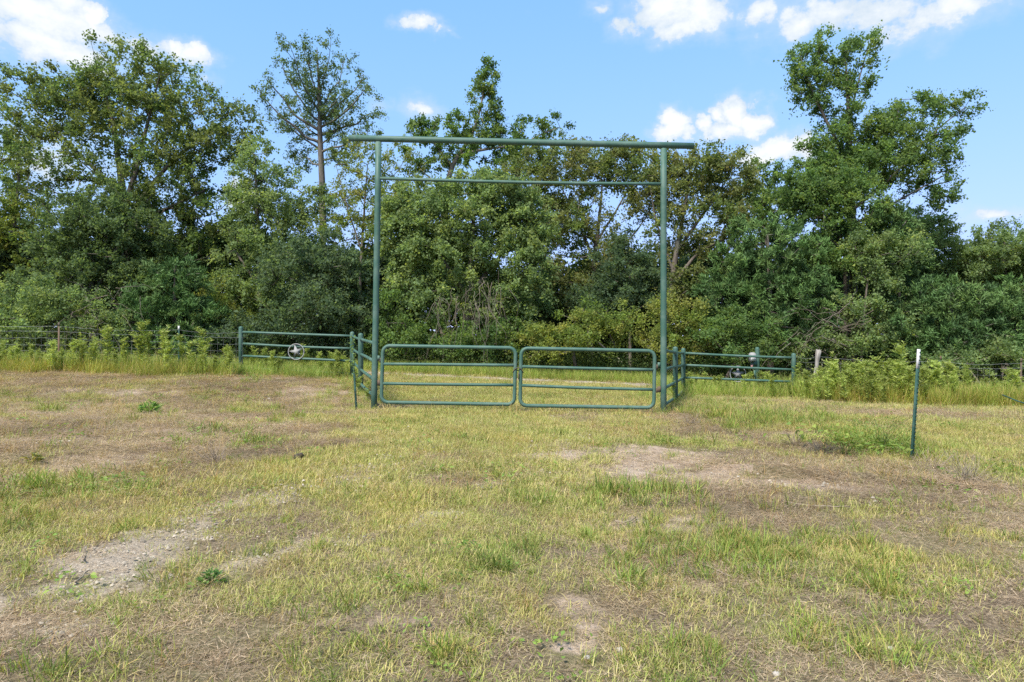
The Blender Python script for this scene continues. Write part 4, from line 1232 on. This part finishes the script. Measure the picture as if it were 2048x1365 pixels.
# ------------------------------------------------------------------ ground cover: real blades, scattered as tufts
def tuft(kind):
    g = Geo()
    if kind == 'litter':                       # dead stems lying flat
        n = 150
        B = np.stack([R.normal(0, .11, n), R.normal(0, .11, n), R.uniform(0, .018, n)], 1)
        az = R.uniform(0, 6.28, n); el = np.abs(R.normal(0, .16, n))
        D_ = np.stack([np.cos(az) * np.cos(el), np.sin(az) * np.cos(el), np.sin(el)], 1)
        pc = np.array([(.46, .365, .265), (.32, .24, .165), (.54, .45, .335), (.16, .115, .08), (.40, .34, .26)])
        g.blades(B, D_, R.uniform(.02, .095, n), R.uniform(.0014, .003, n), .05, pc[R.randint(0, 5, n)], 1)
    elif kind == 'short':                      # short creeping grass, green and yellow
        n = 46
        B = np.stack([R.normal(0, .07, n), R.normal(0, .07, n), np.zeros(n)], 1)
        az = R.uniform(0, 6.28, n); el = R.uniform(.35, 1.3, n)
        D_ = np.stack([np.cos(az) * np.cos(el), np.sin(az) * np.cos(el), np.sin(el)], 1)
        pc = np.array([(.29, .32, .10), (.36, .36, .125), (.43, .39, .17), (.24, .295, .08), (.47, .40, .21)])
        g.blades(B, D_, R.uniform(.03, .085, n), R.uniform(.0025, .0045, n), R.uniform(.1, .4, n), pc[R.randint(0, 5, n)], 2)
    elif kind == 'green':                      # taller green tufts
        n = 26
        B = np.stack([R.normal(0, .03, n), R.normal(0, .03, n), np.zeros(n)], 1)
        az = R.uniform(0, 6.28, n); el = R.uniform(.55, 1.45, n)
        D_ = np.stack([np.cos(az) * np.cos(el), np.sin(az) * np.cos(el), np.sin(el)], 1)
        pc = np.array([(.15, .24, .045), (.19, .27, .05), (.12, .20, .04), (.24, .27, .07), (.30, .25, .10)])
        g.blades(B, D_, R.uniform(.06, .17, n), R.uniform(.003, .006, n), R.uniform(.1, .5, n), pc[R.randint(0, 5, n)], 3)
    elif kind == 'stalk':                      # dry upright straw
        n = 16
        B = np.stack([R.normal(0, .04, n), R.normal(0, .04, n), np.zeros(n)], 1)
        az = R.uniform(0, 6.28, n); el = R.uniform(.4, 1.4, n)
        D_ = np.stack([np.cos(az) * np.cos(el), np.sin(az) * np.cos(el), np.sin(el)], 1)
        pc = np.array([(.36, .24, .11), (.30, .19, .09), (.42, .31, .17), (.25, .23, .09)])
        g.blades(B, D_, R.uniform(.05, .16, n), R.uniform(.002, .004, n), R.uniform(.0, .3, n), pc[R.randint(0, 4, n)], 2)
    elif kind == 'clover':                     # small broad leaves
        n = 22
        P = np.stack([R.normal(0, .06, n), R.normal(0, .06, n), R.uniform(.015, .07, n)], 1)
        pc = np.array([(.12, .21, .045), (.15, .25, .05), (.19, .26, .06)])
        g.leaves(P, unit(R.normal(0, 1, (n, 3)) * [1, 1, .3]), unit(R.normal(0, .35, (n, 3)) + [0, 0, 1]), R.uniform(.02, .04, n), R.uniform(.012, .022, n), pc[R.randint(0, 3, n)])
    elif kind == 'tall':                       # knee high grass of the fence line
        n = 44
        B = np.stack([R.normal(0, .09, n), R.normal(0, .09, n), np.zeros(n)], 1)
        az = R.uniform(0, 6.28, n); el = R.uniform(.85, 1.5, n)
        D_ = np.stack([np.cos(az) * np.cos(el), np.sin(az) * np.cos(el), np.sin(el)], 1)
        pc = np.array([(.14, .20, .045), (.18, .24, .05), (.22, .23, .07), (.28, .24, .11), (.11, .16, .035)])
        g.blades(B, D_, R.uniform(.2, .62, n), R.uniform(.004, .008, n), R.uniform(.02, .3, n), pc[R.randint(0, 5, n)], 3)
    elif kind == 'stone':
        n = 9
        for _ in range(n):
            c = np.array([R.normal(0, .08), R.normal(0, .08), 0]); r = R.uniform(.004, .015)
            V = np.array([[1, 0, 0], [.3, .9, 0], [-.8, .6, 0], [-.8, -.6, 0], [.3, -.9, 0], [.2, .1, .8], [-.3, -.1, .7]]) * r * R.uniform(.7, 1.3, (7, 3)) + c
            F = np.array([[0, 1, 5], [1, 2, 5], [2, 6, 5], [2, 3, 6], [3, 4, 6], [4, 0, 5], [4, 5, 6]])
            g.add(V, F)
    return g


def scatter(obj_name, kind, n_proto, pts, scale, tint, label, mat=None, flat=True):
    """one stuff object: a point cloud mesh whose points carry tufts by geometry nodes"""
    col = bpy.data.collections.new(kind + '_tufts')
    for k in range(n_proto):
        me = tuft(kind).mesh(kind + '_tuft', mat or M_GRASS)
        col.objects.link(bpy.data.objects.new(kind + '_tuft', me))
    n = len(pts)
    me = bpy.data.meshes.new(obj_name)
    me.vertices.add(n); me.vertices.foreach_set('co', pts.astype(np.float32).ravel())
    a = me.attributes.new('pick', 'INT', 'POINT'); a.data.foreach_set('value', R.randint(0, n_proto, n).astype(np.int32))
    a = me.attributes.new('size', 'FLOAT', 'POINT'); a.data.foreach_set('value', scale.astype(np.float32))
    rot = np.stack([R.normal(0, .08, n), R.normal(0, .08, n), R.uniform(0, 6.283, n)], 1)
    a = me.attributes.new('turn', 'FLOAT_VECTOR', 'POINT'); a.data.foreach_set('vector', rot.astype(np.float32).ravel())
    a = me.attributes.new('tint', 'FLOAT_VECTOR', 'POINT'); a.data.foreach_set('vector', tint.astype(np.float32).ravel())
    me.update()
    o = bpy.data.objects.new(obj_name, me); C.objects.link(o)
    ng = bpy.data.node_groups.new(obj_name + '_nodes', 'GeometryNodeTree')
    ng.interface.new_socket('Geometry', in_out='INPUT', socket_type='NodeSocketGeometry')
    ng.interface.new_socket('Geometry', in_out='OUTPUT', socket_type='NodeSocketGeometry')
    N, Lk = ng.nodes, ng.links
    gi = N.new('NodeGroupInput'); go = N.new('NodeGroupOutput')
    ci = N.new('GeometryNodeCollectionInfo'); ci.inputs[0].default_value = col; ci.inputs[1].default_value = True; ci.inputs[2].default_value = True
    ip = N.new('GeometryNodeInstanceOnPoints')

    def attr(nm, typ):
        q = N.new('GeometryNodeInputNamedAttribute'); q.data_type = typ; q.inputs[0].default_value = nm
        return [s for s in q.outputs if s.enabled and s.name == 'Attribute'][0]
    Lk.new(gi.outputs[0], ip.inputs['Points']); Lk.new(ci.outputs[0], ip.inputs['Instance'])
    ip.inputs['Pick Instance'].default_value = True
    Lk.new(attr('pick', 'INT'), ip.inputs['Instance Index'])
    er = N.new('FunctionNodeEulerToRotation'); Lk.new(attr('turn', 'FLOAT_VECTOR'), er.inputs[0]); Lk.new(er.outputs[0], ip.inputs['Rotation'])
    Lk.new(attr('size', 'FLOAT'), ip.inputs['Scale'])
    Lk.new(ip.outputs[0], go.inputs[0])
    md = o.modifiers.new('tufts', 'NODES'); md.node_group = ng
    o['kind'] = 'stuff'; o['label'] = label
    return o


def spread(n, d0, d1, power=1.0):
    """random ground points in front of the camera between depths d0 and d1, evenly by area for power 1"""
    u = R.rand(n)
    D = np.sqrt(d0 ** 2 + (d1 ** 2 - d0 ** 2) * u)
    x = R.uniform(-1, 1, n) * (.92 * D + 1.2)
    return x, D


def cover():
    zones = [(1.7, 6.0, 1.0), (6.0, 13.0, .75), (13.0, 27.0, .42)]

    def make(kind, dens, weight, size, tintf):
        xs, ys, ss, ts = [], [], [], []
        for (d0, d1, dz) in zones:
            area = .92 * (d1 ** 2 - d0 ** 2) + 2.4 * (d1 - d0)
            n = int(area * dens * dz)
            x, y = spread(n, d0, d1)
            m = masks(x, y)
            w = weight(x, y, *m) * (1 - .9 * m[4] * (y > 20) * (kind != 'stone'))
            keep = R.rand(n) < w
            x, y = x[keep], y[keep]; m = [q[keep] for q in m]
            s = size(x, y, *m) * R.uniform(.65, 1.3, len(x)) * (1 + .45 * (dz < .9) + .35 * (dz < .5))
            xs.append(x); ys.append(y); ss.append(s); ts.append(tintf(x, y, *m))
        x = np.concatenate(xs); y = np.concatenate(ys)
        return np.stack([x, y, ground_z(x, y) - .004], 1), np.concatenate(ss), np.concatenate(ts)

    def tint_litter(x, y, g, s, t, d, v):
        f = fbm(x * 1.7, y * 1.7, 101)[:, None]
        c = np.array([[.42, .38, .35]]) * (1 - f) + np.array([[1.55, 1.47, 1.35]]) * f
        c = c * (1 - .5 * s[:, None]) + .5 * s[:, None] * np.array([[1.1, 1.12, .75]])
        return c * R.uniform(.75, 1.25, (len(x), 1))
    pts, sz, ti = make('litter', 110, lambda x, y, g, s, t, d, v: np.clip(.35 + .7 * t - .5 * d - .28 * v, .05, 1) * (1 - sstep(y, 24, 25)), lambda x, y, *m: 1.0 + 0 * x, tint_litter)
    scatter('dead_grass', 'litter', 10, pts, sz, ti, 'brown and grey mown dead grass lying flat over the field')

    def tint_short(x, y, g, s, t, d, v):
        f = fbm(x * 1.1, y * 1.1, 111)[:, None]
        a = np.array([[.95, 1.08, .85]]); b = np.array([[1.28, 1.12, 1.0]])
        return (a * (1 - f) + b * f) * R.uniform(.75, 1.25, (len(x), 1))
    pts, sz, ti = make('short', 260, lambda x, y, g, s, t, d, v: np.clip(.24 + .8 * s + .35 * g - .6 * t - .8 * d - .5 * v, .03, 1), lambda x, y, *m: .95 + 0 * x, tint_short)
    scatter('short_grass', 'short', 10, pts, sz, ti, 'short yellow green grass covering the driveway and field')

    def tint_green(x, y, g, s, t, d, v):
        f = fbm(x * .9, y * .9, 121)[:, None]
        return (np.array([[.95, .98, .95]]) * (1 - f) + np.array([[1.45, 1.2, 1.15]]) * f) * R.uniform(.75, 1.25, (len(x), 1))
    pts, sz, ti = make('green', 130, lambda x, y, g, s, t, d, v: np.clip((.05 + .8 * g + .10 * (y < 8) - .35 * d - .35 * v - .1 * t) * (.4 + 1.1 * sstep(fbm(x * 3.1, y * 3.1, 151, 3), .38, .66)), .006, 1), lambda x, y, g, *m: .7 + .4 * g, tint_green)
    scatter('green_grass', 'green', 10, pts, sz, ti, 'taller fresh green grass tufts in patches over the field')
    pts, sz, ti = make('stalk', 34, lambda x, y, g, s, t, d, v: np.clip(.12 + .5 * s + .25 * t - .5 * d - .4 * v, .01, 1), lambda x, y, *m: .95 + 0 * x, tint_short)
    scatter('straw_grass', 'stalk', 8, pts, sz, ti, 'dry rust coloured straw stalks among the short grass')
    pts, sz, ti = make('clover', 22, lambda x, y, g, s, t, d, v: np.clip(.5 * g * (fbm(x * .8, y * .8, 131) > .52) + .02 + 1.0 * (np.hypot((x - 4.85) / .75, (y - 9.75) / .65) < 1), 0, 1), lambda x, y, *m: 1.0 + .9 * (np.hypot((x - 4.85) / .75, (y - 9.75) / .65) < 1), tint_green)
    scatter('broadleaf_weeds', 'clover', 6, pts, sz, ti, 'small broad leaved green weeds low in the grass')
    # gravel
    pts, sz, ti = make('stone', 170, lambda x, y, g, s, t, d, v: np.clip(1.1 * v + .05 * d, 0, 1), lambda x, y, *m: .9 + 0 * x, lambda x, y, *m: np.array([[.31, .275, .23]]) * R.uniform(.55, 1.3, (len(x), 1)))
    scatter('gravel', 'stone', 8, pts, sz, ti, 'pale crushed limestone of the worn wheel track', mat=M_STONE)

    # tall grass of the fence lines and the verge behind the gate
    L = []
    def band(n, x0, x1, y0, y1, s0, s1, wav=1.1):
        x = R.uniform(x0, x1, n); y = R.uniform(y0, y1, n) + wav * (fbm(x * .8, x * 0, 7) - .5) + .5 * (fbm(x * 3.1, x * 0, 8) - .5)
        k = R.rand(n) < .25 + 1.1 * fbm(x * .9, y * .9, 9)
        x, y = x[k], y[k]
        L.append(np.stack([x, y, R.uniform(s0, s1, len(x))], 1))
    band(4200, -22, -8.1, 19.0, 21.6, .55, 1.25)
    band(900, -8.1, -4.9, 19.9, 22.5, .45, 1.0)
    band(5200, 8.3, 20, 18.2, 21.2, .7, 1.65)
    band(1300, 4.7, 8.5, 19.6, 22.8, .5, 1.1)
    band(2600, -6, 7, 24.0, 26.2, .45, 1.1)
    band(900, -24, -6, 21.5, 25, .5, 1.1); band(900, 8, 24, 21.2, 25, .6, 1.2)
    band(90, -4.6, -3.0, 14.2, 19.5, .35, .7); band(90, 3.2, 4.9, 14.2, 19.5, .4, .75)
    band(26, -3.3, -2.6, 13.7, 14.3, .25, .5); band(30, 2.9, 3.9, 13.6, 14.4, .3, .55)
    A = np.concatenate(L)
    x, y = A[:, 0], A[:, 1]
    # the dead cut edge in front of the weeds is browner
    f = fbm(x * .7, y * .7, 141)[:, None]
    ti = (np.array([[1.4, 1.55, 1.25]]) * (1 - f) + np.array([[1.85, 1.75, 1.4]]) * f) * R.uniform(.75, 1.25, (len(x), 1))
    edge = ((y < 19.6) & (x < -8)) | ((y < 18.7) & (x > 8.3))
    ti[edge] = ti[edge] * np.array([1.12, .95, .95])
    scatter('tall_grass', 'tall', 10, np.stack([x, y, ground_z(x, y) - .01], 1), A[:, 2], ti, 'knee high grass along the fences and the far verge')


cover()


# ------------------------------------------------------------------ small things lying and growing in the field
def on_ground(px, py):
    D = FOC * EYE / (py - 682.5)
    for _ in range(12):
        x = (px - 1024) / FOC * D
        D = FOC * (EYE - gz(x, D)) / (py - 682.5)
    return (px - 1024) / FOC * D, D


def stone(px, py, r, label):
    x, y = on_ground(px, py)
    g = Geo()
    a = np.linspace(0, 2 * np.pi, 9)[:-1]
    V = []
    for (h, k) in ((-.3, .9), (.15, 1.0), (.5, .72), (.68, .3)):
        for q in a:
            V.append([x + r * k * math.cos(q) * R.uniform(.85, 1.15), y + r * .8 * k * math.sin(q) * R.uniform(.85, 1.15), gz(x, y) + r * h * R.uniform(.9, 1.1)])
    F = [np.array([[i * 8 + j, i * 8 + (j + 1) % 8, i * 8 + 8 + (j + 1) % 8, i * 8 + 8 + j] for i in range(3) for j in range(8)]), (24 + np.arange(8))[None, :]]
    g.add(np.array(V), F)
    tag(g.obj('stone', M_STONE1), label, 'stone', 'pale stones lying in the field')


stone(1240, 1301, .021, 'larger of two pale stones lying close together in near grass')
stone(1174, 1316, .017, 'smaller of two pale stones lying close together in near grass')
stone(1781, 1298, .018, 'small white stone alone among green tufts nearest the camera')
stone(1553, 1349, .02, 'pale pebble at the very bottom among green tufts')
stone(312, 937, .04, 'flat pale stone on the brown dead grass')


def dead_lump():
    x, y = on_ground(596, 921)
    t = thing('dark_clod', 'small dark brown clod sitting on the yellow grass', 'clod', (x, y, gz(x, y)))
    g = Geo(); z = gz(x, y)
    for (dx, dz, r) in ((0, .03, .05), (.035, .055, .035), (-.03, .02, .03)):
        a = np.linspace(0, 2 * np.pi, 9)[:-1]; V = []
        for h in np.linspace(-1, 1, 6):
            for q in a:
                k = math.sqrt(max(1 - h * h, .02)) * R.uniform(.8, 1.2)
                V.append([x + dx + r * k * math.cos(q), y + r * k * math.sin(q), z + dz + r * h])
        F = [np.array([[i * 8 + j, i * 8 + (j + 1) % 8, i * 8 + 8 + (j + 1) % 8, i * 8 + 8 + j] for i in range(5) for j in range(8)]), (40 + np.arange(8))[None, :]]
        g.add(np.array(V), F)
    g.obj('lump', M_CLOD, t)


m, t_ = new_mat('dark_soil_clod')
nn = t_.noise(t_.n('ShaderNodeTexCoord').outputs['Object'], 60, 4, .6)
p_ = t_.n('ShaderNodeBsdfPrincipled', {'Base Color': t_.mix(nn, (.02, .014, .01), (.06, .045, .03)), 'Roughness': .9})
t_.n('ShaderNodeOutputMaterial', {0: p_.outputs[0]})
M_CLOD = m
dead_lump()


def leafy_weed(px, py, r, n, cols, label, ll=(.05, .09)):
    x, y = on_ground(px, py)
    z = gz(x, y)
    t = thing('leafy_weed', label, 'weed', (x, y, z))
    g = Geo(); gs = Geo()
    for k in range(min(n, 24)):
        az = R.uniform(0, 6.28); rr = r * R.uniform(.15, 1); h = r * R.uniform(.4, 1.1)
        tip = np.array([x + rr * math.cos(az), y + rr * math.sin(az), z + h])
        gs.tube([np.array([x, y, z - .01]), (tip + [x, y, z + h]) / 2 - [0, 0, h * .3], tip], [.003, .002, .0015], 3, cap=False, col=(.1, .13, .04))
    m = n * 5
    az = R.uniform(0, 6.28, m); rr = r * np.sqrt(R.rand(m)); h = r * (.25 + .9 * R.rand(m)) * (1.15 - .5 * rr / r)
    P = np.stack([x + rr * np.cos(az), y + rr * np.sin(az), z + h], 1)
    U = unit(np.stack([np.cos(az), np.sin(az), R.uniform(-.1, .7, m)], 1) + R.normal(0, .3, (m, 3)))
    L = R.uniform(*ll, m)
    pc = np.array(cols)
    g.leaves(P, U, unit(R.normal(0, .35, (m, 3)) + [0, 0, 1]), L, L * .45, pc[R.randint(0, len(pc), m)] * (.8 + .4 * R.rand(m, 1)))
    gs.obj('stems', M_WEED, t, stuff=True)
    g.obj('foliage', M_WEED, t, stuff=True)


leafy_weed(424, 1172, .085, 16, [(.07, .15, .035), (.09, .18, .04), (.12, .21, .05)], 'small rounded dark green leafy weed on the pale gravel track', (.025, .05))
leafy_weed(66, 930, .11, 9, [(.22, .22, .05), (.28, .22, .06), (.15, .19, .05)], 'small yellowing weed alone on bare brown soil')
leafy_weed(1762, 903, .5, 190, [(.16, .25, .045), (.2, .28, .05), (.12, .2, .04)], 'low bright green leafy clump against the foot of the white-tipped post', (.022, .045))
leafy_weed(1690, 897, .30, 70, [(.12, .2, .04), (.16, .23, .05)], 'low green clump between the dark bank and the white-tipped post', (.02, .04))
leafy_weed(300, 828, .22, 18, [(.12, .24, .04), (.15, .27, .05)], 'bright green grassy clump on the brown field below the wire fence', (.06, .12))


def dead_weed(px, py, h, n, label, mat=None):
    x, y = on_ground(px, py); z = gz(x, y)
    t = thing('dead_weed', label, 'dead weed', (x, y, z), 'dead stick weeds in the field')
    g = Geo()
    for k in range(n):
        az = R.uniform(0, 6.28); L = h * R.uniform(.5, 1.15); el = R.uniform(.25, 1.3)
        d = np.array([math.cos(az) * math.cos(el), math.sin(az) * math.cos(el), math.sin(el)])
        b = np.array([x, y, z]) + np.array([R.normal(0, .12 * h), R.normal(0, .1 * h), -.02])
        P = b + d * L * np.linspace(0, 1, 5)[:, None] + np.cumsum(R.normal(0, .02 * L, (5, 3)), 0)
        g.tube(P, np.linspace(.0042, .0015, 5), 4, cap=False)
        for q in range(2):
            j = R.randint(2, 4); d2 = unit(d + R.normal(0, .6, 3))
            g.tube([P[j], P[j] + d2 * L * .2, P[j] + d2 * L * .38 + [0, 0, .01]], [.002, .0016, .001], 3, cap=False)
    g.obj('stems', mat or M_DEAD, t, stuff=True)


dead_weed(1930, 965, .42, 40, 'sprawling dead weed of pale sticks past the white-tipped post')
dead_weed(1860, 940, .30, 26, 'brown dead weed close against the white-tipped post')
dead_weed(430, 925, .26, 26, 'dead grey weed lying on the brown grass below the pipe fence')
dead_weed(1645, 893, .24, 110, 'mat of dead stems, darkened as painted shade on the front of the low bank', M_BARK)  # dense stems added in dark bark brown to paint the bank front's shade
dead_weed(1590, 890, .22, 30, 'dead twiggy weed on the end of the low bank away from the post')
dead_weed(1380, 850, .30, 34, 'brown dead weed heap at the foot of the arch post near the call box')


def fallen_stick(p, q, r, label, bend=.06):
    (xa, ya), (xb, yb) = on_ground(*p), on_ground(*q)
    f = np.linspace(0, 1, 9)
    X = xa + (xb - xa) * f + bend * np.sin(f * math.pi) * .4; Y = ya + (yb - ya) * f - bend * np.sin(f * math.pi)
    Z = ground_z(X, Y) + r + .012 + .01 * R.rand(9)
    g = Geo(); g.tube(np.stack([X, Y, Z], 1), np.linspace(r, r * .5, 9), 6)
    tag(g.obj('fallen_stick', M_DEAD, smooth=True), label, 'stick', 'sticks lying in the field')


fallen_stick((1565, 1008), (1700, 1018), .008, 'long thin dark stick lying across dry grass below the bank', .12)
fallen_stick((1230, 1050), (1272, 1040), .009, 'short dark stick lying on the pale bare patch')
fallen_stick((1400, 1130), (1460, 1160), .007, 'thin stick half sunk in the brown thatch nearer the camera')
fallen_stick((150, 1170), (175, 1150), .007, 'short stick lying on the pale gravel wheel track')
fallen_stick((168, 1128), (170, 1100), .006, 'little stick standing up from the edge of the gravel track')
fallen_stick((450, 1050), (462, 1032), .005, 'pale straw stick beside the wheel track')
fallen_stick((1925, 1010), (1990, 975), .007, 'pale stick lying under the sprawling dead weed')

# leaning pole in the weeds
a, b = at(2004, 790, 17.6), at(2065, 812, 17.0)
g = Geo(); g.tube([a, (a + b) / 2 + [0, 0, -.02], b], .016, 8)
tag(g.obj('fallen_pole', M_TPOST, smooth=True), 'thin dark green pole lying slanted in the weeds', 'pole')

# vine climbing the thin leaning post
vx = at(706, 700, 13.75)
t = thing('climbing_vine', 'small green vine climbing the thin leaning steel post', 'vine', (vx[0], vx[1], vx[2]))
g = Geo(); gs = Geo(); f = np.linspace(0, 1, 12)
Pv = np.stack([at(703 + 6 * q + 2 * math.sin(q * 14), 672 + 75 * q, 13.72) for q in f])
gs.tube(Pv, .004, 4, cap=False, col=(.12, .15, .05)); gs.obj('stem', M_WEED, t)
m = 90
B = np.stack([np.interp(R.rand(m), f, Pv[:, i]) * 0 for i in range(3)], 1)
tt = R.rand(m); B = np.stack([np.interp(tt, f, Pv[:, i]) for i in range(3)], 1) + R.normal(0, .03, (m, 3))
g.leaves(B, unit(R.normal(0, 1, (m, 3))), unit(R.normal(0, .6, (m, 3)) + [0, -.6, .6]), R.uniform(.035, .06, m), R.uniform(.02, .035, m), np.array([(.14, .21, .045)]) * (.7 + .6 * R.rand(m, 1)))
g.obj('foliage', M_WEED, t, stuff=True)

print('leaves', sum(n for _, n in ALL_TREES), ALL_TREES)
